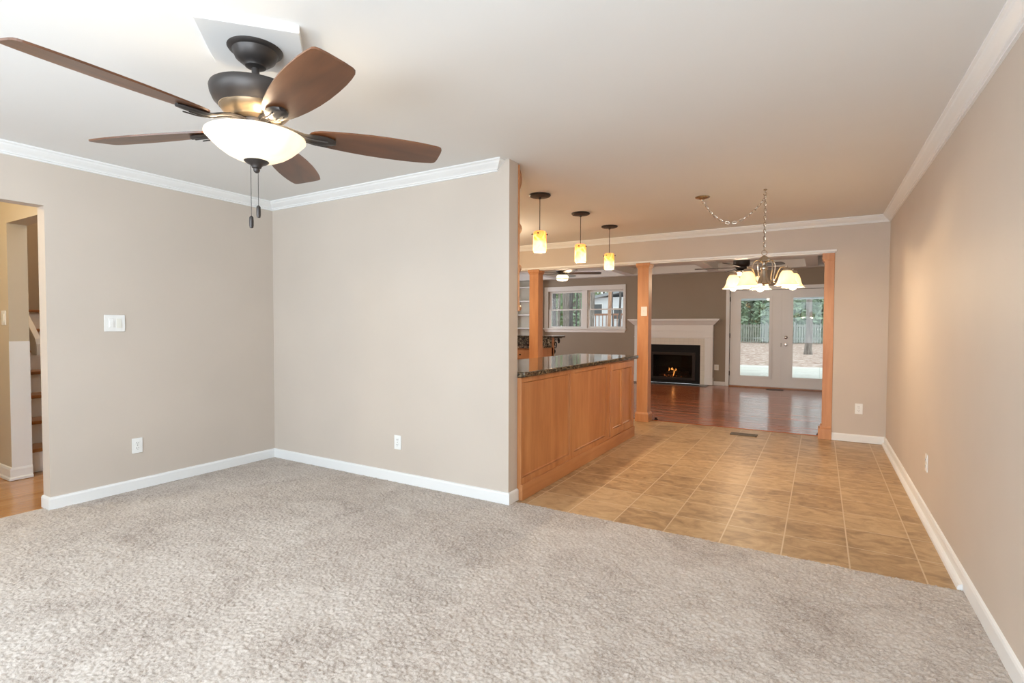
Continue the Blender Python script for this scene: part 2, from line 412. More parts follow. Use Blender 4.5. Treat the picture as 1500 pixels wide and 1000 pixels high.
def boxobj(name, mat, *b, parent=None, bev=0, st=True):
    bm = box(nb(), *b, bev=bev)
    return struct(name, bm, mat, parent) if st else obj(name, bm, mat, parent)

# tufted pile of the carpet: one relief mesh of twisted-yarn sized bumps
def carpet_pile():
    import numpy as np
    rng = np.random.default_rng(3)
    st_ = .005
    xs = np.arange(L-.055, RW+.001, st_); ys = np.arange(.45, CY+.001, st_)
    nx, ny = len(xs), len(ys)
    a = rng.normal(size=(ny, nx)); b = rng.normal(size=(ny, nx))
    def sm(v, kx, ky):
        for _ in range(kx): v = (np.roll(v, 1, 1)+2*v+np.roll(v, -1, 1))/4
        for _ in range(ky): v = (np.roll(v, 1, 0)+2*v+np.roll(v, -1, 0))/4
        return v/v.std()
    h = .0016*sm(a, 1, 1)+.0014*sm(b, 0, 0)+.0012*sm(rng.normal(size=(ny, nx)), 40, 40)
    h = np.clip(h, -.006, .005)-.001
    X, Y = np.meshgrid(xs, ys)
    X = X+rng.uniform(-.002, .002, X.shape); Y = Y+rng.uniform(-.002, .002, Y.shape)
    X = np.minimum(X, RW-.002); ed = CY+.006*sm(rng.normal(size=(1, nx)), 2, 0)[0]; Y[-1] = ed; h[-1] = -.006
    Y = np.minimum(Y, ed[None, :])
    # the wall end and the partition stand on the slab: leave their footprint flat
    foot = ((Y > P-.004) & (X < E+.004)) | ((X < L) & (Y > DJ-.01))
    h[foot] = -.006
    me = D.meshes.new('carpet_pile'); me.vertices.add(nx*ny)
    me.vertices.foreach_set('co', np.stack([X, Y, h], -1).ravel())
    i = (np.arange(ny-1)[:, None]*nx+np.arange(nx-1)[None, :]).ravel()
    q = np.stack([i, i+1, i+nx+1, i+nx], -1)
    me.loops.add(q.size); me.loops.foreach_set('vertex_index', q.ravel())
    me.polygons.add(len(q)); me.polygons.foreach_set('loop_start', np.arange(0, q.size, 4)); 
    me.polygons.foreach_set('use_smooth', np.ones(len(q), bool))
    me.update(); me.validate(); me.materials.append(M['carpet'])
    o = D.objects.new('carpet_pile', me); COL.objects.link(o)
    tag(o, 'beige grey shaggy carpet covering the living room floor', 'carpet', None, 'stuff')

# ================================================================== SETTING
WT = .12
CY = 3.245                                   # carpet / tile seam
# floors
boxobj('floor', 'carpet', L-.10, RW, YB, CY, -.06, -.006)
carpet_pile()
boxobj('floor', 'tile', L, RW, CY, 7.075, -.06, -.004)
boxobj('floor', 'cherry', FL, FR, 7.075, B+.02, -.06, -.002)
boxobj('floor', 'oak', -9.0, L-.10, YB, 2.9, -.06, -.004)
# ceilings
bm = nb()
extrude(bm, [(L-.1, YB, H), (L-.1, P, H), (L-.1, F+.15, cz(F+.15)), (L-.1, F+.15, 2.66), (L-.1, YB, 2.66)], (RW-L+.2, 0, 0))
struct('ceiling', bm, 'ceil')
boxobj('ceiling', 'ceil', FL, FR, F+.15, B, FC, FC+.1)
boxobj('ceiling', 'ceil', -9.0, L-TW, YB, 1.57, 2.60, 2.7)
boxobj('ceiling', 'ceil', -9.0, L-TW, 1.57, 2.95, 4.2, 4.3)
# walls of the living / dining space
ZT = 2.66
bm = nb(); box(bm, L-TW, L, DJ, F, 0, ZT)
box(bm, L-TW, L, .45, DJ, ZD, ZT); box(bm, L-TW, L, YB, .45, 0, ZT)
bmesh.ops.remove_doubles(bm, verts=bm.verts, dist=1e-5)
struct('wall_left', bm, 'wall')
boxobj('wall_partition', 'wall', L, E, P, P+T, 0, H+.0)
boxobj('wall_right', 'wall', RW, RW+WT, YB, F+.15, 0, ZT)
bm = nb(); box(bm, .128, RW, F, F+.15, 0, ZT); box(bm, -4.6, .128, F, F+.15, 2.125, ZT); box(bm, FL, -4.6, F, F+.15, 0, ZT)
struct('wall_header', bm, 'wall')
# front wall, behind the camera, with its wide window
WX0, WX1, WZ0, WZ1 = -3.75, .25, .6, 2.38
bm = nb(); box(bm, L, WX0, YB-.15, YB, 0, ZT); box(bm, WX1, RW, YB-.15, YB, 0, ZT); box(bm, WX0, WX1, YB-.15, YB, 0, WZ0); box(bm, WX0, WX1, YB-.15, YB, WZ1, ZT)
struct('wall_front', bm, 'wall')
# far room walls
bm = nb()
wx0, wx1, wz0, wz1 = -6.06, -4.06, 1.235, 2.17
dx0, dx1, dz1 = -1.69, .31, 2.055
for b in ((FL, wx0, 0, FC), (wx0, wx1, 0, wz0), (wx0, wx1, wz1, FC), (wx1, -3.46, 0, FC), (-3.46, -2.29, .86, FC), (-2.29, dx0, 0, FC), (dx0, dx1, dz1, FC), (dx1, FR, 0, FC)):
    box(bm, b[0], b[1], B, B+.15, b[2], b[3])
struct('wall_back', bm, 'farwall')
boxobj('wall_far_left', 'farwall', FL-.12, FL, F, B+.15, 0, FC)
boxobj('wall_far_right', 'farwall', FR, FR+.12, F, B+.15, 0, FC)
# hall and stairwell walls
HX = -5.67; HY = 1.57; HT = .126
bm = nb(); box(bm, -9, HX, HY, HY+HT, 0, 2.6); box(bm, HX, L-TW, HY, HY+HT, 2.09, 2.6)
struct('wall_hall', bm, 'hallwall')
boxobj('wall_stair_side', 'hallwall', -9, L-TW, 2.82, 2.95, 0, 4.2)
boxobj('wall_stair_end', 'hallwall', -9.0, -8.88, HY, 2.95, 0, 4.2)
boxobj('wall_stair_upper', 'hallwall', -9.0, L-TW, HY+HT-.05, HY+HT, 2.6, 4.2)
boxobj('wall_hall_end', 'hallwall', -9.1, -9.0, YB, HY, 0, 2.6)
boxobj('wall_hall_front', 'hallwall', -9.0, L-TW, YB-.1, YB, 0, 2.6)

# crown mouldings: profile (projection from wall, drop from ceiling)
CROWN = [(0, 0), (.072, 0), (.072, .010), (.062, .016), (.056, .026), (.040, .040), (.026, .050), (.020, .056), (.020, .062), (.012, .066), (.012, .074), (0, .076)]
def crown(name, a, b, n, za, zb, mitre_a=0, mitre_b=0, mat='trim'):
    """a,b: wall-line ends (x,y); n: into-room normal; mitre shortens (+) or extends with projection"""
    a, b, n = Vector((*a, 0)), Vector((*b, 0)), Vector((*n, 0)); d = (b-a).normalized()
    s1 = [a+n*p+d*p*mitre_a+Vector((0, 0, za-h)) for p, h in CROWN]
    s2 = [b+n*p-d*p*mitre_b+Vector((0, 0, zb-h)) for p, h in CROWN]
    return struct(name, sweep2(nb(), [s1, s2]), mat)
crown('trim_1', (L, YB), (L, P), (1, 0), H, H, 0, 1)
crown('trim_2', (L, P), (E-.105, P), (0, -1), H, H, 1, -1)
bm = nb()   # returned end of that moulding
xe = E-.105
sweep2(bm, [[Vector((xe+p, P-p, H-h)) for p, h in CROWN], [Vector((xe+p, P, H-h)) for p, h in CROWN]])
struct('trim_3', bm, 'trim')
crown('trim_4', (RW, P), (RW, F), (-1, 0), H, cz(F), 0, 1)
crown('trim_5', (RW, YB), (RW, P), (-1, 0), H, H, 0, 0)
crown('trim_6', (L, F), (RW, F), (0, -1), cz(F), cz(F), 0, 1)
# white edge board under the header
bm = nb(); box(bm, -4.6, .145, F-.035, F-.001, 2.118, 2.142, .004); box(bm, -4.6, .128, F, F+.15, 2.105, 2.125)
struct('trim_7', bm, 'trim')
# baseboards: profile (projection, height)
BASE = [(0, 0), (.014, 0), (.014, .070), (.010, .080), (.0, .084)]
def baseb(name, pts, normals, mat='trim', prof=BASE):
    """pts: wall-line points; each point's offset direction given (mitred)"""
    secs = [[Vector((p[0]+n[0]*q, p[1]+n[1]*q, h)) for q, h in prof] for p, n in zip(pts, normals)]
    return struct(name, sweep2(nb(), secs), mat)
baseb('baseboard_left', [(L-TW, DJ), (L, DJ), (L, P)], [(0, -1), (1, -1), (1, -1)])
baseb('baseboard_partition', [(L, P), (E, P), (E, P+T)], [(1, -1), (1, -1), (1, 0)])
baseb('baseboard_right', [(RW, YB), (RW, F)], [(-1, 0), (-1, -1)])
baseb('baseboard_header', [(.128, F), (RW, F)], [(0, -1), (-1, -1)])
SHOE = [(0, 0), (.016, 0), (.015, .008), (.011, .015), (.0, .019)]
baseb('trim_8', [(RW-.014, CY+.01), (RW-.014, F-.014)], [(-1, 0), (-1, -1)], prof=[(0, -.004), (.022, -.004), (.021, .012), (.014, .022), (0, .027)])
baseb('baseboard_far_left_of_door', [(-2.03, B), (-1.77, B)], [(0, -1), (0, -1)])
baseb('baseboard_far_left', [(-6.25, B), (-3.78, B)], [(0, -1), (0, -1)])
baseb('baseboard_hall', [(-9, HY), (HX, HY), (HX, HY+HT)], [(0, -1), (1, -1), (1, 0)], prof=[(0, 0), (.026, 0), (.026, .018), (.016, .026), (.016, .085), (.010, .10), (0, .104)])
# white lower panel on the jamb of the stair opening
boxobj('trim_9', 'trim', HX, HX+.008, HY-.003, HY+HT, .10, 1.135)
# coffered beams of the far room
bm = nb()
box(bm, FL, FR, B-.24, B, 2.47, FC); box(bm, FL, FR, 7.08, 7.3, 2.47, FC); box(bm, FL, FR, 9.45, 9.67, 2.47, FC)
for x in (-7.45, -5.78, -3.94, -2.1, -.26): box(bm, x, x+.2, 7.3, B-.24, 2.475, FC)
box(bm, FR-.2, FR, 7.3, B-.24, 2.475, FC)
struct('trim_10', bm, 'ceil')
# wood strip at the tile / cherry seam
bm = nb(); box(bm, -4.5, .10, 7.06, 7.10, -.004, .004, .002); struct('trim_11', bm, 'cherry')

# ------------------------------------------------------------------ stairs seen through the hall opening
st = thing('staircase', 'wooden stairs with white risers climbing behind the hall opening', 'stairs', (-5.8, 2.3, 0))
for i in range(7):
    x1 = -5.80-.25*i; z = .205*(i+1)
    bm = box(nb(), x1-.25-.02, x1-.012, HY+HT+.012, 2.81, z-.205, z-.03); obj('riser', bm, 'trim', st)
    bm = box(nb(), x1-.275 if i < 6 else -8.85, x1+.02, HY+HT+.012, 2.81, z-.03, z, .008); obj('tread', bm, 'tread', st)
    if i < 6: bm = None
bm = nb(); extrude(bm, [(-5.86, 1.80, 1.005), (-5.86, 1.80, 1.10), (-5.89, 1.80, 1.15), (-7.6, 1.80, 2.55), (-7.6, 1.80, 2.36), (-5.98, 1.80, 1.03), (-5.97, 1.80, 1.005)], (0, .04, 0))
obj('handrail', bm, 'trim', st)

# ------------------------------------------------------------------ wall plates
def plate_root(name, label, cat, loc, rot, group):
    t = thing(name, label, cat, loc, group); t.rotation_euler = (0, 0, rot); return t
def local(name, bm, mat, parent, **k):
    """bm already in the parent's local frame (x across, -y out of wall)"""
    o = obj(name, bm, mat, None, **k); o.parent = parent; return o
def make_outlet(label, loc, rot):
    t = plate_root('wall_outlet', label, 'outlet', loc, rot, 'white wall outlets')
    local('cover_plate', box(nb(), -.036, .036, -.006, 0, -.058, .058, .003), 'plate', t)
    for s in (-1, 1):
        bm = nb()
        pts = [(.0165*math.cos(a)*1.05, -.0085, s*.0205+max(-.0125, min(.0125, .0165*math.sin(a)))) for a in [2*pi*k/24 for k in range(24)]]
        extrude(bm, pts, (0, .004, 0))
        r = local('receptacle', bm, 'plate', t)
        bm = nb(); zc = s*.0205
        box(bm, -.0082, -.0058, -.0092, -.008, zc-.002, zc+.007); box(bm, .0058, .0082, -.0092, -.008, zc-.001, zc+.006)
        lathe(bm, [(0, .001), (.0027, .001), (.0027, -.001), (0, -.001)], (0, -.0088, zc-.0085), 10)
        local('slots', bm, 'slot', r)
    bm = nb(); tube(bm, [(0, -.0075, 0), (0, -.004, 0)], .003, 10); local('screw', bm, 'chrome', t)
    return t
o1 = make_outlet('white outlet low on the left wall beside the hall doorway', (L, 1.982, .340), R(90))
dup(o1, (-2.942, P, .325), 0, 'white outlet low on the partition wall under the ceiling fan')
dup(o1, (.380, F, .371), 0, 'white outlet on the wall right of the opening to the wood floor')
dup(o1, (RW, 4.392, .365), R(-90), 'white outlet low on the right-hand wall seen edge on')
o5 = plate_root('wall_outlet', 'white outlet between the fireplace and the french doors', 'outlet', (-1.946, B, .39), 0, 'white wall outlets')
local('cover_plate', box(nb(), -.046, .046, -.006, 0, -.062, .062, .003), 'plate', o5)
local('receptacle', box(nb(), -.018, .018, -.009, -.005, -.034, .034, .002), 'rocker', o5)
sw = plate_root('light_switch', 'white double light switch on the left wall', 'light switch', (L, 1.8465, 1.2835), R(90), 'light switches')
local('cover_plate', box(nb(), -.0665, .0665, -.007, 0, -.062, .062, .003), 'plate', sw)
r1 = local('dimmer_switch', box(nb(), -.040, -.008, -.0095, -.006, -.034, .034, .0015), 'plate', sw)
bm = nb(); extrude(bm, [(-.036, -.0095, .016), (-.012, -.0095, .016), (-.012, -.0095, -.028), (-.036, -.0095, -.028)], (0, -.006, 0)); local('paddle', bm, 'plate', r1)
bm = nb(); extrude(bm, [(.009, -.006, .034), (.009, -.0085, .034), (.009, -.012, -.034), (.009, -.006, -.034)], (.032, 0, 0)); local('rocker', bm, 'rocker', sw)
sw2 = plate_root('light_switch', 'white single toggle switch on the wooden column', 'light switch', (-2.030, F-.002, 1.476), 0, 'light switches')
local('cover_plate', box(nb(), -.041, .041, -.006, 0, -.063, .063, .003), 'plate', sw2)
local('toggle', box(nb(), -.006, .006, -.018, -.005, -.004, .014, .002), 'rocker', sw2)
sw3 = plate_root('light_switch', 'white switch on the tan hall wall by the stairs', 'light switch', (-5.765, HY, 1.326), 0, 'light switches')
local('cover_plate', box(nb(), -.042, .042, -.007, 0, -.06, .06, .003), 'plate', sw3)
local('rocker', box(nb(), -.016, .016, -.011, -.005, -.033, .033, .002), 'rocker', sw3)

# ------------------------------------------------------------------ near ceiling fan
FX, FY = -2.036, 1.348
med = nb(); box(med, -.185, .185, -.185, .185, -.030, 0, .003)
bmesh.ops.rotate(med, verts=med.verts, cent=(0, 0, 0), matrix=Matrix.Rotation(R(48), 3, 'Z'))
bmesh.ops.translate(med, verts=med.verts, vec=(FX, FY, H))
tag(obj('ceiling_plate', med, 'ceil', loc=(FX, FY, H)), 'square white plate on the ceiling around the bronze fan mount', 'ceiling plate')
fan = thing('ceiling_fan', 'large five-blade bronze ceiling fan with lit glass bowl over the carpet', 'ceiling fan', (FX, FY, 1.9))
c = (FX, FY, 0)
obj('canopy', lathe(nb(), [(0, 2.418), (.104, 2.418), (.106, 2.408), (.100, 2.400), (.088, 2.396), (.084, 2.388), (.076, 2.368), (.056, 2.352), (.044, 2.346), (.040, 2.338), (.026, 2.332), (0, 2.332)], c, 40), 'bronze', fan, smooth=True)
obj('downrod', lathe(nb(), [(0, 2.35), (.015, 2.35), (.015, 2.272), (.030, 2.268), (.036, 2.258), (.036, 2.23), (0, 2.23)], c, 24), 'bronze', fan, smooth=True)
obj('motor_housing', lathe(nb(), [(0, 2.252), (.06, 2.252), (.155, 2.246), (.170, 2.240), (.173, 2.232), (.170, 2.212), (.158, 2.184), (.143, 2.170), (.138, 2.162), (0, 2.162)], c, 48), 'bronze', fan, smooth=True)
obj('motor_band', lathe(nb(), [(0, 2.164), (.134, 2.164), (.129, 2.150), (.114, 2.134), (.102, 2.126), (.098, 2.118), (.075, 2.114), (0, 2.114)], c, 48), 'brass', fan, smooth=True)
obj('switch_housing', lathe(nb(), [(0, 2.118), (.060, 2.118), (.062, 2.108), (.058, 2.095), (.066, 2.088), (.070, 2.078), (.056, 2.070), (.03, 2.068), (0, 2.068)], c, 32), 'bronze', fan, smooth=True)
ZB, PIT, A0 = 2.082, R(-12), 55
def blade_bm(r0, r1, prof, th):
    bm = nb(); up_, dn = [], []
    n = len(prof)
    pts = [(r, w) for r, w in prof]+[(r, -w) for r, w in reversed(prof)]
    a = [bm.verts.new((x, y, th/2)) for x, y in pts]; b = [bm.verts.new((x, y, -th/2)) for x, y in pts]
    bm.faces.new(a); bm.faces.new(list(reversed(b)))
    for i in range(len(a)): j = (i+1) % len(a); bm.faces.new((a[i], b[i], b[j], a[j]))
    return bm
BP = [(.205, .018), (.212, .034), (.225, .046), (.25, .056), (.30, .066), (.38, .077), (.46, .084), (.54, .087), (.62, .086), (.68, .083), (.73, .078), (.765, .072), (.776, .066), (.782, .055), (.785, .03)]
bmesh_bl = blade_bm(0, 0, BP, .007)
bl0 = None
def iron_bm():
    bm = nb(); secs = []
    for r, w, z in [(.055, .018, .030), (.085, .017, .030), (.12, .015, .026), (.155, .018, .014), (.185, .026, .000), (.215, .036, -.007), (.245, .040, -.0085), (.275, .037, -.0085), (.30, .028, -.0085), (.315, .012, -.0085)]:
        secs.append([Vector((r, -w, z-.001)), Vector((r, -w*.7, z-.008)), Vector((r, 0, z-.011)), Vector((r, w*.7, z-.008)), Vector((r, w, z-.001)), Vector((r, w*.6, z+.003)), Vector((r, -w*.6, z+.003))])
    sweep2(bm, secs)
    for y in (-.011, .011):          # raised ridges
        tube(bm, [(r, y*(1+(r-.06)*4), z-.012) for r, z in ((.07, .028), (.12, .024), (.155, .012), (.185, -.002), (.23, -.010), (.28, -.012))], .0028, 6)
    return bm
ir0 = None
for k in range(5):
    az = R(A0+72*k)
    if bl0 is None:
        bl0 = o = obj('blade', bmesh_bl, 'blade', smooth=False)
        ir0 = i_ = obj('blade_bracket', iron_bm(), 'bronze', smooth=True)
    else:
        o = bl0.copy(); COL.objects.link(o); i_ = ir0.copy(); COL.objects.link(i_)
    for q in (o, i_): q.parent = fan; q.location = (0, 0, ZB-1.9); q.rotation_euler = (PIT, 0, az)
bowl = nb()
outer = [(.186, 2.066), (.192, 2.064), (.193, 2.057), (.186, 2.050), (.170, 2.030), (.145, 2.004), (.115, 1.980), (.080, 1.961), (.045, 1.951), (.0, 1.948)]
inner = [(.0, 1.954), (.045, 1.957), (.078, 1.967), (.112, 1.986), (.141, 2.010), (.165, 2.035), (.180, 2.056), (.186, 2.066)]
lathe(bowl, [(r, 1.948+(z-1.948)*.895) for r, z in outer+inner], c, 56); bmesh.ops.remove_doubles(bowl, verts=bowl.verts, dist=1e-5)
bo = obj('glass_bowl', bowl, 'bowl', fan, smooth=True)
obj('finial', lathe(nb(), [(0, 1.955), (.046, 1.955), (.048, 1.950), (.040, 1.943), (.026, 1.937), (.020, 1.930), (.018, 1.924), (.012, 1.921), (.013, 1.914), (.010, 1.907), (.004, 1.903), (0, 1.902)], c, 28), 'bronze', fan, smooth=True)
for dx, dy, zt, zb_ in ((-.012, -.018, 1.936, 1.672), (.010, .0, 1.906, 1.716)):
    bm = nb(); tube(bm, [(FX+dx, FY+dy, zt), (FX+dx, FY+dy, zb_+.05)], .0014, 6)
    nbd = int((zt-zb_)/.012)
    ch = obj('pull_chain', bm, 'bronze', fan)
    obj('fob', lathe(nb(), [(0, zb_+.052), (.003, zb_+.052), (.008, zb_+.046), (.0088, zb_+.03), (.0088, zb_+.012), (.007, zb_+.002), (0, zb_)], (FX+dx, FY+dy, 0), 16), 'bronze', ch, smooth=True)
for k in range(3):
    a = R(-25+120*k); p = (FX+.135*math.cos(a), FY+.135*math.sin(a), 2.035)
    pb = (FX+.075*math.cos(a), FY+.075*math.sin(a))
    obj('bulb', lathe(nb(), [(0, 2.05), (.010, 2.05), (.013, 2.04), (.022, 2.028), (.024, 2.015), (.018, 2.0), (0, 1.994)], (pb[0], pb[1], 0), 16), 'bulb', bo, smooth=True)
    point('fan_bulb_light', (p[0], p[1], 2.046), 1.8, WARM2, .02, fan)

# ------------------------------------------------------------------ pendants over the island
def make_pendant(x, y, label):
    zc = cz(y)
    t = thing('pendant_lamp', label, 'pendant lamp', (x, y, zc), 'amber glass pendants over the island')
    obj('canopy', lathe(nb(), [(0, zc+.002), (.094, zc-.002), (.097, zc-.010), (.090, zc-.018), (.05, zc-.022), (.012, zc-.025), (.010, zc-.04), (0, zc-.04)], (x, y, 0), 40), 'bronze', t, smooth=True)
    obj('cord', tube(nb(), [(x, y, zc-.03), (x, y, 2.122)], .0036, 8), 'bronze', t)
    z0, z1 = 1.936, 2.124
    sh = lathe(nb(), [(.0, z1), (.046, z1), (.053, z1-.004), (.057, z1-.012), (.058, z1-.03), (.059, z0+.012), (.056, z0+.003), (.052, z0), (.050, z0+.004), (.052, z0+.02), (.052, z1-.02), (.046, z1-.008), (0, z1-.008)], (x, y, 0), 40)
    s = obj('glass_shade', sh, 'amber', t, smooth=True)
    for a in (R(-75), R(-165+15), R(45)):
        d = Vector((math.cos(a), math.sin(a), 0)); p = Vector((x, y, z1-.026))
        obj('shade_screw', tube(nb(), [p+d*.05, p+d*.068, p+d*.069, p+d*.074], [.004, .004, .0075, .0065], 10), 'bronze', t, smooth=True)
    obj('bulb', lathe(nb(), [(0, 2.09), (.013, 2.09), (.014, 2.06), (.026, 2.03), (.028, 2.01), (.02, 1.99), (0, 1.982)], (x, y, 0), 16), 'bulb', s, smooth=True)
    point('pendant_light', (x, y, 1.962), 24, WARM, .03, t)
    return t
pl = make_pendant(-2.187, 4.187, 'amber glass pendant nearest the partition wall, first of the row')
for y, lb in ((5.11, 'amber glass pendant in the middle of the row over the island'), (5.98, 'amber glass pendant farthest along the row near the wooden column')):
    n_ = dup(pl, (-2.187, y, cz(y)), R(70 if y < 5.5 else -25), lb)

# ------------------------------------------------------------------ chandelier
CX, CYY = -.430, 5.02
def zz(z): return CAMH+(z-CAMH)*1.0165
ch = thing('chandelier', 'brushed nickel chandelier with five lit frosted bell shades on a swagged chain', 'chandelier', (CX, CYY, 1.6))
KX, KY = -.949, 5.024; zc = cz(CYY)
obj('canopy', lathe(nb(), [(0, zc+.002), (.064, zc-.002), (.066, zc-.007), (.058, zc-.014), (.03, zc-.022), (.012, zc-.028), (.008, zc-.04), (0, zc-.04)], (KX, KY, 0), 32), 'nickel', ch, smooth=True)
bm = nb(); lathe(bm, [(0, zc+.002), (.010, zc), (.016, zc-.004), (.014, zc-.008), (.005, zc-.012), (.004, zc-.03), (0, zc-.03)], (CX, CYY, 0), 16)
tube(bm, [Vector((CX+.014*math.sin(a)*.9, CYY, zc-.042+.014*math.cos(a))) for a in [R(10*k) for k in range(0, 29)]], .0032, 6)
obj('ceiling_hook', bm, 'nickel', ch, smooth=True)
def link_chain(bm, path, ll=.036, lw=.0095, r=.0026):
    pts = [Vector(p) for p in path]; d = [0]
    for a, b in zip(pts, pts[1:]): d.append(d[-1]+(b-a).length)
    step = ll-2.6*r; n = int(d[-1]/step); step = d[-1]/n
    def at(s):
        s = max(0, min(d[-1], s))
        for i in range(len(d)-1):
            if s <= d[i+1]: return pts[i].lerp(pts[i+1], (s-d[i])/(d[i+1]-d[i]))
        return pts[-1]
    for k in range(n):
        a, b = at(k*step), at((k+1)*step); t = (b-a).normalized(); m = (a+b)/2
        side = t.cross(Vector((.3, 1, .1))).normalized(); 
        if k % 2: side = t.cross(side).normalized()
        loop = []
        hl = ll/2-lw
        for q in range(14):
            an = 2*pi*q/14; ca, sa = math.cos(an), math.sin(an)
            loop.append(m+t*(hl*(1 if sa >= 0 else -1)+lw*sa*1.0)+side*lw*ca)
        tube(bm, loop, r, 5, closed=True)
sw_ = []
for k in range(31):
    t = k/30; x = KX+(CX-KX)*t; z0, z1 = zc-.04, zc-.075
    sag = .195*(1-(2*t-1)**2)*(1.06-.25*(t-.5))
    sw_.append((x, KY+(CYY-KY)*t, z0+(z1-z0)*t-sag))
bm = nb(); link_chain(bm, sw_)
obj('swag_chain', bm, 'nickel', ch, smooth=True)
bm = nb(); link_chain(bm, [(CX, CYY, zc-.05), (CX, CYY, zz(1.925))]); obj('drop_chain', bm, 'nickel', ch, smooth=True)
bm = nb(); tube(bm, [Vector((CX+.021*math.cos(a), CYY+.012*math.cos(a), zz(1.902)+.021*math.sin(a))) for a in [2*pi*k/20 for k in range(20)]], .003, 6, closed=True)
obj('loop', bm, 'nickel', ch, smooth=True)
def P_(pr): return [(r, zz(z)) for r, z in pr]
obj('body', lathe(nb(), P_([(0, 1.884), (.006, 1.884), (.007, 1.876), (.020, 1.872), (.036, 1.858), (.045, 1.838), (.047, 1.828), (.040, 1.822), (.014, 1.818), (.010, 1.806), (.012, 1.796), (.022, 1.792), (.030, 1.784), (.033, 1.772), (.031, 1.760), (.024, 1.756), (.027, 1.735), (.032, 1.70), (.042, 1.668), (.056, 1.648), (.058, 1.641), (.048, 1.636), (.015, 1.634), (.012, 1.626), (.006, 1.620), (0, 1.619)]), (CX, CYY, 0), 36), 'nickel', ch, smooth=True)
for k in range(5):
    az = R(173.3+72*k); d = Vector((math.cos(az), math.sin(az), 0))*.91
    def q(r, z): return Vector((CX, CYY, zz(z)))+d*r
    path = spline([q(r, z) for r, z in ((.012, 1.812), (.035, 1.832), (.062, 1.842), (.09, 1.828), (.105, 1.79), (.100, 1.74), (.088, 1.69), (.094, 1.655), (.120, 1.652), (.150, 1.685), (.175, 1.730), (.205, 1.757), (.245, 1.757), (.272, 1.742))], 5)
    obj('arm', tube(nb(), path, .0052, 8), 'nickel', ch, smooth=True)
    s = q(.275, 0); cc = (s.x, s.y, 0); SB = .92
    hd = obj('shade_holder', lathe(nb(), P_([(0, 1.765), (.006, 1.765), (.007, 1.752), (.024, 1.748), (.034, 1.738), (.035, 1.726), (.030, 1.722), (0, 1.722)]), cc, 24), 'nickel', ch, smooth=True)
    bell_o = P_([(r*SB, z) for r, z in ((.030, 1.728), (.042, 1.720), (.054, 1.702), (.062, 1.680), (.068, 1.655), (.077, 1.632), (.090, 1.616), (.103, 1.608))])
    bell_i = [(r-.004, z-.001) for r, z in reversed(bell_o)]
    bm = lathe(nb(), bell_o+bell_i, cc, 40)
    sh = obj('glass_shade', bm, 'shade', ch, smooth=True)
    obj('bulb', lathe(nb(), P_([(0, 1.722), (.013, 1.722), (.014, 1.69), (.020, 1.665), (.029, 1.64), (.031, 1.62), (.025, 1.597), (.012, 1.588), (0, 1.586)]), cc, 20), 'bulb', sh, smooth=True)
    point('chandelier_bulb_light', (s.x, s.y, zz(1.592)), 16, WARM, .025, ch)

# ------------------------------------------------------------------ columns of the wide opening
def make_column(x0, label):
    xm = x0+.075; y0, y1 = F-.002, F+.152
    t = thing('wooden_column', label, 'column', (xm, F+.075, 0), 'square wooden columns of the opening')
    bm = box(nb(), x0, x0+.15, y0, y1, .0, 2.10, .004); obj('shaft', bm, 'maplepost', t)
    bm = nb(); box(bm, x0-.018, x0+.168, y0-.018, y1+.018, 2.082, 2.118, .003)
    sweep2(bm, [[(x0-.002-a, y0-.002-a, z), (x0+.152+a, y0-.002-a, z), (x0+.152+a, y1+.002+a, z), (x0-.002-a, y1+.002+a, z)] for a, z in ((0, 2.052), (.004, 2.056), (.006, 2.066), (.014, 2.082))])
    obj('capital', bm, 'maplepost', t)
    bm = nb(); box(bm, x0-.016, x0+.166, y0-.016, y1+.016, -.003, .105, .003)
    sweep2(bm, [[(x0-.002-a, y0-.002-a, z), (x0+.152+a, y0-.002-a, z), (x0+.152+a, y1+.002+a, z), (x0-.002-a, y1+.002+a, z)] for a, z in ((.014, .105), (.006, .118), (.004, .124), (0, .126))])
    obj('base', bm, 'maplepost', t); return t
cm = make_column(-2.122, 'square wooden column with a light switch at the island end')
dup(cm, (-3.775+.075, F+.075, 0), 0, 'square wooden column standing behind the island in front of the far window')
t = thing('wooden_pilaster', 'flat wooden post against the wall end at right of the opening', 'pilaster', (.075, F+.075, 0))
y0, y1 = F-.004, F+.154
obj('shaft', box(nb(), .028, .127, y0, y1, 0, 2.10, .003), 'maplepost', t)
bm = nb(); box(bm, .006, .127, y0-.016, y1+.016, 2.03, 2.105, .004); box(bm, .016, .127, y0-.008, y1+.008, 2.012, 2.03, .003); obj('capital', bm, 'maplepost', t)
bm = nb(); box(bm, -.006, .127, y0-.016, y1+.016, -.003, .118, .003); box(bm, .012, .127, y0-.006, y1+.006, .118, .15, .008); obj('base', bm, 'maplepost', t)
for x, lb in ((-1.945, 'small dark metal stop on the floor beside the wooden column'), (-.02, 'small dark metal stop on the floor beside the flat wooden post')):
    bm = nb(); box(bm, x, x+.05, 7.115, 7.15, -.002, .012, .003); lathe(bm, [(0, .03), (.012, .03), (.014, .024), (.012, .010), (0, .010)], (x+.025, 7.132, 0), 14)
    tag(obj('floor_stop', bm, 'black', loc=(x+.025, 7.13, 0)), lb, 'floor stop', 'floor stops')

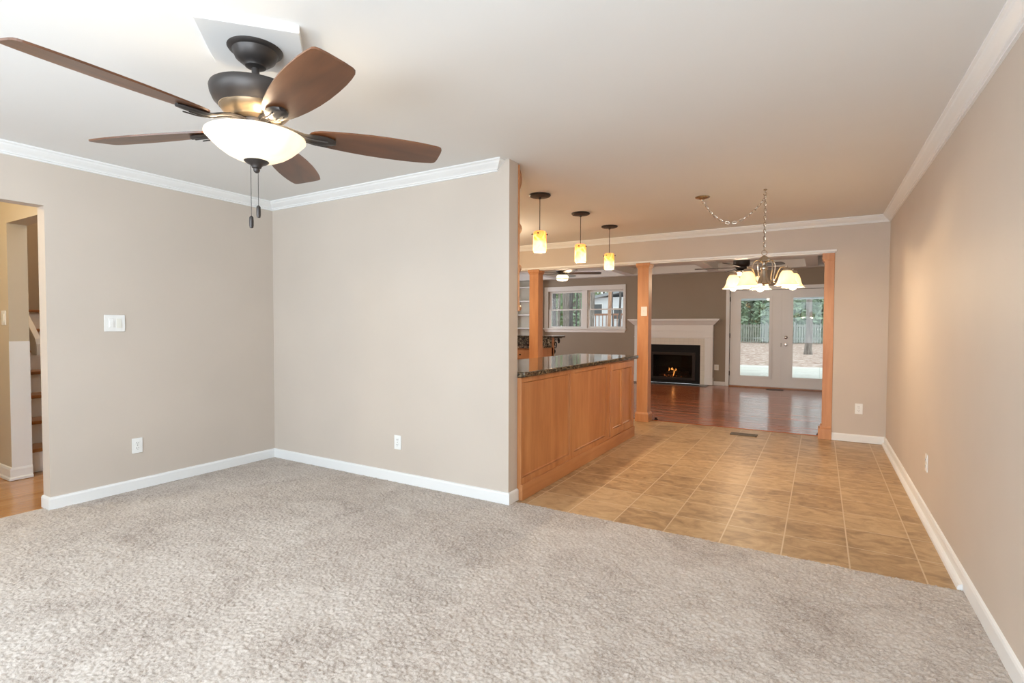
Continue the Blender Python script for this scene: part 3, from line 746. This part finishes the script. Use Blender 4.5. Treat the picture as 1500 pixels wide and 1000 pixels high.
# ------------------------------------------------------------------ island
IX = -1.862; IY0, IY1 = P+T+.002, 5.945
isl = thing('kitchen_island', 'stained maple island cabinet with recessed panels under dark granite', 'kitchen island', (-2.2, 4.6, 0))
obj('body', box(nb(), -2.52, IX-.014, IY0, IY1, .0, .895), 'maple', isl)
obj('plinth', box(nb(), IX-.016, IX+.012, IY0, IY1+.008, -.003, .112, .002), 'mapleh', isl)
def rails(y0, y1, z0, z1, x1, w=(.05, .05, .05, .05), th=.016):
    bm = nb(); l, r, b_, t_ = w
    box(bm, x1-th, x1, y0, y0+l, z0, z1, .0015); box(bm, x1-th, x1, y1-r, y1, z0, z1, .0015)
    box(bm, x1-th, x1, y0+l, y1-r, z0, z0+b_, .0015); box(bm, x1-th, x1, y0+l, y1-r, z1-t_, z1, .0015)
    return bm
def field(y0, y1, z0, z1, x1):
    """recessed panel with a small bevelled bead"""
    bm = nb(); bw = .012
    sweep2(bm, [[(x1+d, y0-0+o, z0+o), (x1+d, y1-o, z0+o), (x1+d, y1-o, z1-o), (x1+d, y0+o, z1-o)] for o, d in ((.004, -.012), (.004, .002), (bw*.6, .0), (bw, -.006))])
    return bm
for nm, y0, y1, w in (('panel', IY0, 4.195, (.022, .05, .045, .035)), ('panel', 4.195, 5.085, (.05, .05, .045, .035))):
    fr = obj('frame', rails(y0, y1, .112, .895, IX, w), 'maple', isl)
    obj('recessed_panel', field(y0+w[0], y1-w[1], .112+w[2], .895-w[3], IX-.0105), 'maple', isl)
obj('frame', rails(5.085, IY1, .112, .895, IX, (.05, .07, .03, .02)), 'maple', isl)
dr = obj('door', rails(5.125, 5.875, .135, .882, IX+.018, (.065, .065, .065, .065), .018), 'maple', isl)
obj('recessed_panel', field(5.19, 5.475, .20, .817, IX+.008), 'maple', dr)
obj('recessed_panel', field(5.525, 5.81, .20, .817, IX+.008), 'maple', dr)
obj('mullion', box(nb(), IX, IX+.017, 5.475, 5.525, .20, .817, .0015), 'maple', dr)
bm = box(nb(), -2.62, -1.832, IY0, 6.03, .897, .936, .012, 3)
tag(obj('granite_countertop', bm, 'granite', loc=(-2.2, 4.6, .897)), 'dark speckled polished granite slab on the maple island', 'countertop')
# open end shelf of the wall cabinets, behind the partition edge
sh = thing('corner_shelf', 'maple open end shelf with rounded edges hung behind the partition edge', 'shelf', (-2.1, P+T, 1.35))
obj('back_panel', box(nb(), -2.2, -1.884, P+T+.001, P+T+.012, 1.38, 2.43, .002), 'maple', sh)
obj('side_panel', box(nb(), -2.215, -2.197, P+T+.001, P+T+.33, 1.38, 2.43, .002), 'maple', sh)
def qround(z0, z1, r=.288):
    bm = nb(); secs = []
    n = 14; h = z1-z0
    for o, z in ((.012, z0), (.003, z0+h*.25), (0, z0+h*.5), (.003, z0+h*.75), (.012, z1)):
        rr = r-o
        secs.append([(-2.197, P+T+.012, z)]+[(-2.197+rr*math.cos(R(90*k/n)), P+T+.012+rr*math.sin(R(90*k/n)), z) for k in range(n+1)])
    return sweep2(bm, secs)
for z0, z1 in ((1.385, 1.43), (1.68, 1.735), (1.97, 2.035), (2.31, 2.432)):
    obj('shelf', qround(z0, z1), 'mapleh', sh, smooth=True)

# ------------------------------------------------------------------ peninsula with raised bar beyond the left column
PX = -4.35
pen = thing('peninsula_cabinet', 'maple kitchen peninsula cabinet behind the island, half hidden by the partition', 'cabinet', (-5, 8.5, 0))
obj('body', box(nb(), -6.3, PX-.02, 8.22, 8.83, 0, .877), 'maple', pen)
dw = obj('drawer', box(nb(), -5.0, -4.475, 8.197, 8.219, .69, .85, .003), 'maplepost', pen)
bm = lathe(nb(), [(0, 0), (.006, 0), (.006, .014), (.015, .02), (.016, .026), (.010, .032), (0, .033)], (0, 0, 0), 16)
bmesh.ops.rotate(bm, verts=bm.verts, cent=(0, 0, 0), matrix=Matrix.Rotation(R(90), 3, 'X')); bmesh.ops.translate(bm, verts=bm.verts, vec=(-4.66, 8.197, .765))
obj('knob', bm, 'black', dw, smooth=True)
obj('end_panel', box(nb(), PX-.02, PX, 8.2, 8.9, 0, .877, .002), 'maplepost', pen)
obj('knee_wall', box(nb(), -6.3, PX, 8.84, 8.94, 0, 1.058), 'maplepost', pen)
obj('backsplash', box(nb(), -6.3, PX+.001, 8.82, 8.84, .917, 1.058), 'granite2', pen)
tag(obj('granite_countertop', box(nb(), -6.3, PX+.015, 8.17, 8.82, .879, .915, .006), 'granite2', loc=(-5, 8.5, .88)), 'lower speckled granite counter below the raised bar beside the left column', 'countertop')
tag(obj('bar_top', box(nb(), -6.3, PX+.03, 8.78, 9.38, 1.06, 1.096, .008), 'granite', loc=(-5, 9.1, 1.06)), 'raised dark granite bar ledge held up by an ornate bracket', 'countertop')
br = thing('scroll_bracket', 'dark ornate scroll bracket under the end of the raised bar', 'bracket', (PX, 8.95, .75))
bm = nb(); box(bm, PX-.05, PX-.02, 8.942, 8.957, .72, 1.058, .002); obj('wall_bar', bm, 'iron', br)
bm = nb(); box(bm, PX-.05, PX-.02, 8.957, 9.34, 1.043, 1.058, .002); obj('top_bar', bm, 'iron', br)
def spiral(cy, cz_, r0, r1, a0, a1, n=40):
    return [Vector((PX-.035, cy+(r0+(r1-r0)*k/n)*math.cos(R(a0+(a1-a0)*k/n)), cz_+(r0+(r1-r0)*k/n)*math.sin(R(a0+(a1-a0)*k/n)))) for k in range(n+1)]
for args in ((9.06, .93, .095, .02, 60, 620), (9.21, .99, .05, .012, 160, -380), (9.02, .80, .05, .012, 100, 640), (9.0, 1.0, .032, .01, 0, 500)):
    obj('scroll', tube(nb(), spiral(*args), .011, 8), 'iron', br, smooth=True)
ph = thing('desk_phone', 'small black upright device on the lower granite counter', 'phone', (-4.72, 8.66, .915))
obj('base', box(nb(), -4.765, -4.675, 8.62, 8.72, .915, .94, .006), 'black', ph)
bm = box(nb(), -4.752, -4.688, 8.655, 8.685, .935, 1.055, .01); obj('handset', bm, 'black', ph)
obj('screen', box(nb(), -4.738, -4.702, 8.652, 8.656, 1.005, 1.03), 'slate', ph)

# ------------------------------------------------------------------ far room: window
wn = struct('window_1', (lambda bm: (box(bm, -6.165, -6.06, B-.022, B, 1.17, 2.285, .004), box(bm, -4.06, -4.0, B-.022, B, 1.17, 2.285, .004), box(bm, -6.06, -4.06, B-.022, B, 2.17, 2.285, .004), box(bm, -6.20, -3.985, B-.055, B, 1.20, 1.235, .006), box(bm, -6.15, -4.015, B-.02, B, 1.135, 1.20, .004), box(bm, -5.115, -4.985, B-.014, B+.10, 1.235, 2.17, .004), bm)[-1])(nb()), 'trim')
for x0, x1 in ((-6.06, -5.115), (-4.985, -4.06)):
    for z0, z1, yy in ((1.235, 1.715, B+.02), (1.685, 2.17, B+.06)):
        bm = nb(); w = .075 if x0 < -5.5 else .06
        wb = .045
        box(bm, x0, x0+w, yy, yy+.035, z0, z1, .003); box(bm, x1-w+.03, x1, yy, yy+.035, z0, z1, .003)
        box(bm, x0+w, x1-w+.03, yy, yy+.035, z0, z0+(wb if z0 < 1.5 else .03), .003); box(bm, x0+w, x1-w+.03, yy, yy+.035, z1-(.03 if z0 < 1.5 else .045), z1, .003)
        s = obj('sash', bm, 'trim', wn)
        obj('glass_pane', box(nb(), x0+w-.005, x1-w+.035, yy+.015, yy+.018, z0+.02, z1-.02), 'pane', s)
# french doors
fr = struct('trim_12', (lambda bm: (box(bm, -1.765, -1.69, B-.02, B+.12, 0, 2.13, .003), box(bm, .31, .39, B-.02, B+.12, 0, 2.13, .003), box(bm, -1.69, .31, B-.02, B+.12, 2.055, 2.13, .003), bm)[-1])(nb()), 'trim')
boxobj('trim_13', 'tread', -1.69, .31, B-.05, B+.12, -.002, .022, bev=.003)
def french(name, x0, x1, g0, g1, gz0, gz1, yb=B+.012):
    bm = nb()
    for b in ((x0, g0, .028, 2.05), (g1, x1, .028, 2.05), (g0, g1, .028, gz0), (g0, g1, gz1, 2.05)): box(bm, b[0], b[1], yb, yb+.045, b[2], b[3])
    d = struct(name, bm, 'trim')
    bm = nb(); f = .045
    for b in ((g0-f, g0+.008, gz0-f, gz1+f), (g1-.008, g1+f, gz0-f, gz1+f), (g0, g1, gz0-f, gz0+.008), (g0, g1, gz1-.008, gz1+f)): box(bm, b[0], b[1], yb-.010, yb+.002, b[2], b[3], .003)
    obj('glass_frame', bm, 'trim', d)
    obj('glass_pane', box(nb(), g0-.005, g1+.005, yb+.02, yb+.024, gz0-.005, gz1+.005), 'pane', d)
    return d
d1 = french('door_1', -1.682, -.691, -1.477, -.913, .235, 1.885)
d2 = french('door_2', -.6895, .302, -.49, .09, .235, 1.885)
for z in (1.87, 1.09, .28): obj('hinge', tube(nb(), [(-1.685, B-.012, z-.05), (-1.685, B-.012, z+.05)], .011, 10), 'bronze', d1, smooth=True)
def knob(name, z, prof):
    bm = lathe(nb(), prof, (0, 0, 0), 24); bmesh.ops.rotate(bm, verts=bm.verts, cent=(0, 0, 0), matrix=Matrix.Rotation(R(90), 3, 'X')); bmesh.ops.translate(bm, verts=bm.verts, vec=(-.61, B+.012, z))
    return obj(name, bm, 'chrome', d2, smooth=True)
knob('door_knob', .915, [(0, 0), (.034, 0), (.034, .006), (.014, .010), (.013, .026), (.026, .034), (.030, .046), (.024, .058), (0, .062)])
knob('deadbolt', 1.065, [(0, 0), (.033, 0), (.033, .008), (.026, .014), (.02, .018), (.008, .02), (.008, .032), (0, .033)])
obj('astragal', box(nb(), -.703, -.677, B+.058, B+.070, .028, 2.05, .003), 'trim', d1)
obj('strike_plate', box(nb(), -.700, -.692, B+.008, B+.013, .87, .95), 'bronze', d1)

# floor registers
rg = thing('floor_register', 'tan metal floor vent set in the tile by the wood floor', 'floor vent', (-.755, 6.68, 0), 'floor vents')
bm = nb(); x0, x1, y0, y1 = -.905, -.615, 6.615, 6.75
for b in ((x0, x1, y0, y0+.018), (x0, x1, y1-.018, y1), (x0, x0+.018, y0, y1), (x1-.018, x1, y0, y1)): box(bm, b[0], b[1], b[2], b[3], -.004, .006, .002)
obj('frame', bm, 'register', rg)
bm = nb()
for k in range(14):
    x = x0+.026+k*.018; box(bm, x, x+.008, y0+.015, y1-.015, -.003, .004)
box(bm, x0, x1, (y0+y1)/2-.004, (y0+y1)/2+.004, -.003, .0045)
obj('grille', bm, 'register', rg); obj('duct', box(nb(), x0+.01, x1-.01, y0+.01, y1-.01, -.0045, -.0025), 'soot', rg)
rg2 = thing('floor_register', 'dark floor vent in the wood floor before the french doors', 'floor vent', (-.78, 11.83, 0), 'floor vents')
bm = nb(); box(bm, -.94, -.62, 11.77, 11.89, -.002, .006, .002); obj('frame', bm, 'bronze', rg2)
bm = nb()
for k in range(15): box(bm, -.92+k*.02, -.912+k*.02, 11.785, 11.875, .005, .009)
obj('grille', bm, 'black', rg2)

# ------------------------------------------------------------------ fireplace
FCX = -2.876
mt_ = thing('fireplace_mantel', 'white painted fireplace mantel and surround on the far wall', 'mantel', (FCX, B, 0))
# mantel shelf: stepped crown
bm = nb()
def rect(hw, y, z): return [(FCX-hw, B, z), (FCX-hw, y, z), (FCX+hw, y, z), (FCX+hw, B, z)]
sweep2(bm, [rect(.885, B-.135, 1.315), rect(.895, B-.145, 1.325), rect(.93, B-.165, 1.36), rect(.965, B-.19, 1.395), rect(.985, B-.205, 1.41), rect(.985, B-.205, 1.422), rect(1.008, B-.222, 1.425), rect(1.010, B-.222, 1.45), rect(1.005, B-.22, 1.453)])
obj('mantel_shelf', bm, 'trim', mt_)
obj('frieze', box(nb(), FCX-.87, FCX+.87, B-.125, B, 1.18, 1.32, .003), 'trim', mt_)
bm = nb(); box(bm, FCX-.71, FCX+.71, B-.115, B, .985+.05, 1.185, .003); box(bm, FCX-.70, FCX+.70, B-.105, B, 1.02, 1.04, .006); obj('header_board', bm, 'trim', mt_)
for s in (-1, 1):
    bm = nb(); a, b_ = sorted((FCX+s*.705, FCX+s*.868)); box(bm, a, b_, B-.13, B, .002, 1.185, .003)
    box(bm, a-.006, b_+.006, B-.137, B, .002, .16, .004); box(bm, a-.005, b_+.005, B-.136, B, 1.04, 1.06, .004)
    box(bm, a+.03, b_-.03, B-.136, B-.12, .21, .99, .004)
    obj('pilaster', bm, 'trim', mt_)
bm = nb(); box(bm, FCX-.71, FCX-.605, B-.10, B, .002, 1.03); box(bm, FCX+.605, FCX+.71, B-.10, B, .002, 1.03); box(bm, FCX-.605, FCX+.605, B-.10, B, .875, 1.03)
obj('tile_surround', bm, 'whitetile', mt_)
tag(obj('hearth_slab', box(nb(), FCX-.78, FCX+.80, B-.50, B-.16, -.002, .010, .003), 'slate', loc=(FCX, B-.3, 0)), 'thin grey stone hearth strip on the wood floor before the fireplace', 'hearth')
ins = thing('fireplace_insert', 'black gas fireplace insert with a small orange fire behind glass', 'fireplace', (FCX, B-.05, .01))
bm = nb(); w, y = .60, B-.085
box(bm, FCX-w, FCX-.475, y, y+.02, .01, .872, .002); box(bm, FCX+.475, FCX+w, y, y+.02, .01, .872, .002); box(bm, FCX-.475, FCX+.475, y, y+.02, .69, .872, .002); box(bm, FCX-.475, FCX+.475, y, y+.02, .01, .095, .002)
obj('surround', bm, 'black', ins)
bm = nb(); y = B-.10
for b in ((-.50, -.435, .085, .70), (.435, .50, .085, .70), (-.435, .435, .64, .70), (-.435, .435, .085, .135)): box(bm, FCX+b[0], FCX+b[1], y, y+.02, b[2], b[3], .004)
obj('door_frame', bm, plain('graphite_frame', (.028, .024, .024), .3, .4), ins)
obj('firebox', (lambda bm: (box(bm, FCX-.50, FCX+.50, B+.34, B+.36, .05, .72), box(bm, FCX-.52, FCX-.50, B-.06, B+.36, .05, .72), box(bm, FCX+.50, FCX+.52, B-.06, B+.36, .05, .72), box(bm, FCX-.50, FCX+.50, B-.06, B+.36, .70, .72), box(bm, FCX-.50, FCX+.50, B-.06, B+.36, .05, .07), bm)[-1])(nb()), 'soot', ins)
obj('glass_pane', box(nb(), FCX-.44, FCX+.44, B-.088, B-.085, .13, .65), 'firepane', ins)
for i, (xa, za, ya, xb, zb_, yb_, r) in enumerate(((-.34, .13, .10, .34, .14, .16, .05), (-.20, .20, .18, .10, .24, .10, .042), (.0, .19, .08, .30, .23, .2, .04), (-.32, .17, .2, -.08, .20, .24, .04))):
    pts = [Vector((FCX+xa+(xb-xa)*k/7, B+ya+(yb_-ya)*k/7, za+(zb_-za)*k/7+.01*math.sin(k*2.1+i))) for k in range(8)]
    obj('log', tube(nb(), pts, [r*(1+.12*math.sin(k*1.7+i)) for k in range(8)], 10), 'log', ins, smooth=True)
def flame(x, y, z0, h, w, lean):
    prof = [(0, 0), (.5, .08), (.8, .2), (1, .35), (.75, .55), (.42, .75), (.16, .92), (0, 1)]
    bm = nb(); rings = []
    for r, t in prof:
        rings.append([bm.verts.new((x+lean*math.sin(t*3)*h+r*w*math.cos(a), y+r*w*.5*math.sin(a), z0+t*h)) for a in [2*pi*k/10 for k in range(10)]])
    for a, b in zip(rings, rings[1:]):
        for i in range(10): bm.faces.new((a[i], a[(i+1) % 10], b[(i+1) % 10], b[i]))
    return bm
for a in ((-.01, .06, .15, .17, .014, .12), (-.035, .08, .28, .065, .026, -.2), (-.12, .08, .26, .09, .009, .15), (.03, .08, .27, .06, .012, .3)):
    obj('flame', flame(FCX+a[0], B+a[1], *a[2:]), 'flame', ins, smooth=True)
for k in range(16):
    x = FCX+random.uniform(-.22, .26); z = .135+random.uniform(0, .05)
    if k < 10: obj('ember', lathe(nb(), [(0, .008), (.008, .003), (.007, -.005), (0, -.007)], (x, B+random.uniform(.0, .06), z), 6), 'ember', ins)
point('fire_glow_light', (FCX, B+.08, .24), .5, (1, .4, .12), .04, ins)

# ------------------------------------------------------------------ built-in bookcase
bk = thing('bookcase', 'tall white built-in shelf unit left of the far window', 'bookcase', (-6.65, B, 0))
for x in (-6.98, -6.24): obj('side_panel', box(nb(), x, x+.03, B-.28, B-.002, 0, 2.46, .002), 'trim', bk)
for z in (.5, .87, 1.24, 1.585, 1.94, 2.30): obj('shelf', box(nb(), -6.95, -6.24, B-.27, B-.004, z-.025, z, .003), 'trim', bk)
obj('base', box(nb(), -6.95, -6.24, B-.26, B-.004, 0, .10, .002), 'trim', bk)
obj('back_panel', box(nb(), -6.95, -6.24, B-.012, B-.003, .1, 2.46), plain('shelf_back_paint', (.60, .57, .50), .5), bk)

# ------------------------------------------------------------------ far-room fans
def far_fan(x, y, label, a0, zbl, big):
    t = thing('ceiling_fan', label, 'ceiling fan', (x, y, zbl), 'dark fans in the far room')
    top = FC if not (9.45 < y < 9.67) else 2.47
    c = (x, y, 0)
    obj('motor_housing', lathe(nb(), [(0, top), (.095, top), (.10, top-.012), (.085, top-.03), (.085, zbl+.14), (.125, zbl+.125), (.13, zbl+.06), (.118, zbl+.03), (.09, zbl+.01), (.09, zbl-.015), (.07, zbl-.03), (0, zbl-.03)], c, 32), 'bronze', t, smooth=True)
    bm0 = None
    for k in range(5):
        if bm0 is None:
            bm0 = o = obj('blade', blade_bm(0, 0, [(.09, .02), (.15, .03), (.2, .05), (.35, .062), (.55, .066), (.68, .064), (.715, .055), (.725, .03)], .008), 'darkblade')
        else: o = bm0.copy(); COL.objects.link(o)
        o.parent = t; o.location = (0, 0, .005); o.rotation_euler = (R(-11), 0, R(a0+72*k))
    if big:
        obj('light_drum', lathe(nb(), [(0, zbl-.028), (.085, zbl-.028), (.105, zbl-.04), (.112, zbl-.055), (.112, zbl-.10), (.10, zbl-.125), (.05, zbl-.138), (0, zbl-.14)], c, 32), 'drum', t, smooth=True)
        obj('drum_band', lathe(nb(), [(.113, zbl-.09), (.115, zbl-.092), (.115, zbl-.097), (.113, zbl-.099), (.113, zbl-.09)], c, 32), 'bronze', t)
        point('far_fan_light', (x, y, zbl-.19), 30, WARM2, .1, t)
    else:
        obj('light_collar', lathe(nb(), [(0, zbl-.028), (.07, zbl-.028), (.11, zbl-.05), (.11, zbl-.06), (0, zbl-.06)], c, 32), 'bronze', t, smooth=True)
        obj('glass_bowl', lathe(nb(), [(.105, zbl-.058), (.10, zbl-.08), (.075, zbl-.11), (.04, zbl-.128), (0, zbl-.132)], c, 32), 'drum', t, smooth=True)
        obj('finial', lathe(nb(), [(0, zbl-.128), (.02, zbl-.13), (.018, zbl-.14), (.006, zbl-.15), (0, zbl-.152)], c, 16), 'bronze', t, smooth=True)
        point('far_fan_light', (x, y, zbl-.19), 30, WARM2, .1, t)
    return t
far_fan(-4.215, 9.0, 'dark ceiling fan with drum light in front of the far window', 25, 2.272, True)
far_fan(-1.13, 9.3, 'dark ceiling fan in the far room behind the chandelier', 187, 2.243, False)

# ================================================================== OUTSIDE
boxobj('ground', 'ground', -70, 40, B+.16, 120, -.6, -.35)
boxobj('deck', 'deckw', -9, 6, B+.15, 20.4, -.2, -.08)
pr = struct('porch_roof', (lambda bm: (box(bm, -3.4, 4, B+.15, 16.8, 2.42, 2.52), box(bm, -3.4, 4, 16.6, 16.8, 2.06, 2.42), bm)[-1])(nb()), 'siding')
def foliage(cx, cy, cz_, rx, ry, rz, n, size):
    bm = nb()
    for _ in range(n):
        while True:
            p = Vector((random.uniform(-1, 1), random.uniform(-1, 1), random.uniform(-1, 1)))
            if .35 < p.length < 1: break
        p = Vector((cx+p.x*rx, cy+p.y*ry, cz_+p.z*rz))
        u = Vector((random.gauss(0, 1), random.gauss(0, 1), random.gauss(0, 1))).normalized(); w = u.orthogonal().normalized()
        s = size*random.uniform(.5, 1.3)
        a = [bm.verts.new(p+u*s), bm.verts.new(p+w*s*.45), bm.verts.new(p-u*s), bm.verts.new(p-w*s*.45)]
        bm.faces.new(a)
    return bm
def tree(x, y, r, h, mat, label, lean=0, fol=None, group=None, branches=0, name='tree'):
    z0 = -.36
    t = thing(name, label, 'tree', (x, y, z0), group)
    n = 9; pts = [Vector((x+lean*h*(k/n)**1.2+.04*math.sin(k*1.9+x), y, z0+h*k/n)) for k in range(n+1)]
    rad = [r*(1.35 if k == 0 else 1.0-.55*k/n) for k in range(n+1)]
    pts.insert(1, pts[0]+Vector((0, 0, .35))); rad.insert(1, r*1.08)
    obj('trunk', tube(nb(), pts, rad, 14), mat, t, smooth=True)
    for b in range(branches):
        zf = random.uniform(.25, .9); p = Vector((x+lean*h*zf, y, z0+h*zf)); a = random.uniform(0, 2*pi)
        dd = Vector((math.cos(a), math.sin(a)*.4, random.uniform(-.1, .6)))*random.uniform(1.0, 2.6)
        obj('branch', tube(nb(), [p, p+dd*.5+Vector((0, 0, .1)), p+dd], [r*.18, r*.10, r*.03], 6), mat, t, smooth=True)
    if fol:
        for (dz, rx, rz, cnt, sz, mtf) in fol: obj('foliage', foliage(x, y, z0+dz, rx, rx*.8, rz, cnt, sz), mtf, t)
    return t
def xw(px, y):
    """world x of the ray through photo column px at distance y (outdoor planting plan)"""
    d = (px-750)/FPX*rt+fw; return d.x/d.y*y
# trunks seen through the far window
W = 'trees outside the far window'
for p0, p1, y, mat, lean, label in (
    (808.5, 814.5, 26, 'barkd', 0, 'dark tree trunk at the left edge of the far window'),
    (816.5, 820.5, 34, 'bark', .01, 'thin grey trunk second from left in the far window'),
    (823.5, 828.5, 30, 'bark', -.03, 'greyish leaning trunk left of the thick pale trunk in the left window'),
    (828.5, 834.5, 26, 'bark', 0, 'thick pale grey trunk in the middle of the left window'),
    (834, 839.5, 24, 'barkd', 0, 'dark rough trunk right against the thick pale trunk'),
    (843.5, 845.7, 38, 'barkd', .0, 'slim dark trunk near the right side of the left window'),
    (848, 850, 36, 'bark', -.04, 'slim leaning trunk at the window mullion'),
    (864, 871, 25, 'bark', .0, 'broad grey trunk at the left of the right window'),
    (874, 877.5, 28, 'barkd', .30, 'thin dark trunk leaning across the white house'),
    (890, 895.5, 27, 'barkr', .0, 'bright reddish pine trunk in the right window'),
    (896, 898, 33, 'barkd', 0, 'thin dark trunk just right of the reddish pine'),
    (905.5, 909, 26, 'barkd', 0, 'dark trunk at the right edge of the far window')):
    x0, x1 = xw(p0, y), xw(p1, y)
    tree((x0+x1)/2+lean*-2.4*(1 if lean < .1 else -.0), y, (x1-x0)/2, 14, mat, label, -lean if lean > .1 else lean, None, W, 2)
for k, px in enumerate((804, 812, 819, 826, 833, 840, 847, 854, 861, 868, 884, 900, 912)):
    y = (50, 54, 58, 62, 66)[k % 5]
    if 862 < px: y += 14
    tree(xw(px, y), y, .22, 12, 'bark', 'pale green background tree seen between the trunks of the far window', 0,
         [(5.2, 1.3, 5.4, 400, .34, ('leaf2', 'leaf3', 'leaf2')[k % 3])], 'background trees behind the window trunks')
# through the french doors
G = 'evergreens beyond the picket fence'
tree(xw(1184.5, 36.2), 36.2, .19, 13, 'bark', 'grey tree trunk standing in the leaves beyond the right door pane', 0, None, None, 3)
for k, px in enumerate((1080, 1090, 1099, 1108, 1117, 1127, 1140, 1153, 1164, 1174, 1184, 1194, 1204, 1214)):
    y = (62.5, 66.5, 70.5, 74.5)[k % 4]; hh = 4.6+.5*math.sin(k*2.3); w = 1.15
    tree(xw(px, y), y, .18, hh+3, 'bark', 'green tree behind the wooden picket fence seen through the french doors', 0,
         [(hh*.55, w, hh*.6, 620, .30, 'leaf1' if k % 4 else 'leaf2'), (hh*1.15, w*.8, hh*.45, 300, .28, 'leaf1' if px < 1115 else 'leaf2')], G)
for k in range(6):
    px = 1075+k*26; y = (84, 92, 100)[k % 3]
    tree(xw(px, y), y, .3, 12, 'bark', 'tall pale tree far behind the picket fence', 0, [(7.5, 2.9, 5, 520, .5, 'leaf2')], 'tall pale trees far beyond the fence')
# picket fence
fy = 60; fx0, fx1 = xw(1075, fy), xw(1225, fy)
fe = thing('picket_fence', 'weathered grey green wooden picket fence across the leafy yard', 'fence', ((fx0+fx1)/2, fy, -.35))
bm = nb(); x = fx0
while x < fx1:
    hgt = 1.62+random.uniform(-.04, .04)
    extrude(bm, [(x, fy, -.3), (x+.15, fy, -.3), (x+.15, fy, hgt-.08), (x+.11, fy, hgt), (x+.04, fy, hgt), (x, fy, hgt-.08)], (0, .03, 0)); x += .225
obj('picket_panel', bm, 'fence', fe)
for z in (.1, 1.35): obj('rail', box(nb(), fx0, fx1, fy+.031, fy+.09, z, z+.14), 'fence', fe)
x = fx0+.4
while x < fx1:
    obj('post', box(nb(), x, x+.2, fy+.09, fy+.28, -.36, 1.8, .01), 'fence', fe); x += 2.6
# white house with a deck, far outside the window
hx0, hx1, hy = xw(868, 46), xw(914, 46), 46
hs = thing('neighbour_house', 'white house with a brown deck rail beyond the trees', 'house', ((hx0+hx1)/2, hy, -.35))
obj('wall', box(nb(), hx0, hx1+2, hy, hy+7, -.35, 4.0), 'siding', hs)
bm = nb(); extrude(bm, [(hx0-.5, hy-.5, 3.75), (hx1+2.4, hy-.5, 4.9), (hx1+2.4, hy-.5, 5.15), (hx0-.5, hy-.5, 4.0)], (0, 8, 0)); obj('roof', bm, 'roofing', hs)
for px, z in ((876, 2.9), (905, 2.5)):
    x = xw(px, hy); f_ = obj('window_frame', box(nb(), x-.45, x+.45, hy-.06, hy, z-.55, z+.55), 'trim', hs); obj('pane', box(nb(), x-.38, x+.38, hy-.075, hy-.055, z-.48, z+.48), 'slate', f_)
bm = nb(); dx0, dx1 = xw(856, 42), xw(914, 42)
box(bm, dx0, dx1, 42, 42.1, 2.25, 2.4); box(bm, dx0, dx1, 42, 42.1, 1.15, 1.3)
x = dx0
while x < dx1: box(bm, x, x+.06, 42.02, 42.08, 1.2, 2.3); x += .32
obj('deck_rail', bm, 'redwood', hs)
bm = nb(); box(bm, dx0, dx1, 42, 46, .85, 1.15); x = dx0+.3
while x < dx1: box(bm, x, x+.2, 42.05, 42.25, -.35, .9); x += 2.2
obj('deck', bm, 'redwood', hs)
x = xw(877, 32); bm = nb()
sweep2(bm, [[(x-.5, 32, .25+.0), (x+.5, 32, .25), (x+.5, 33, .25), (x-.5, 33, .25)], [(x-.45, 32.1, .55), (x+.45, 32.1, .6), (x+.45, 32.9, .6), (x-.45, 32.9, .55)], [(x-.3, 32.2, .68), (x+.3, 32.2, .7), (x+.3, 32.8, .7), (x-.3, 32.8, .68)]])
box(bm, x-.48, x+.48, 32.02, 32.98, -.36, .26)
tag(obj('tarp_bundle', bm, 'tarp', loc=(x, 32.5, -.35)), 'small teal covered bundle on the ground below the right window', 'tarp')
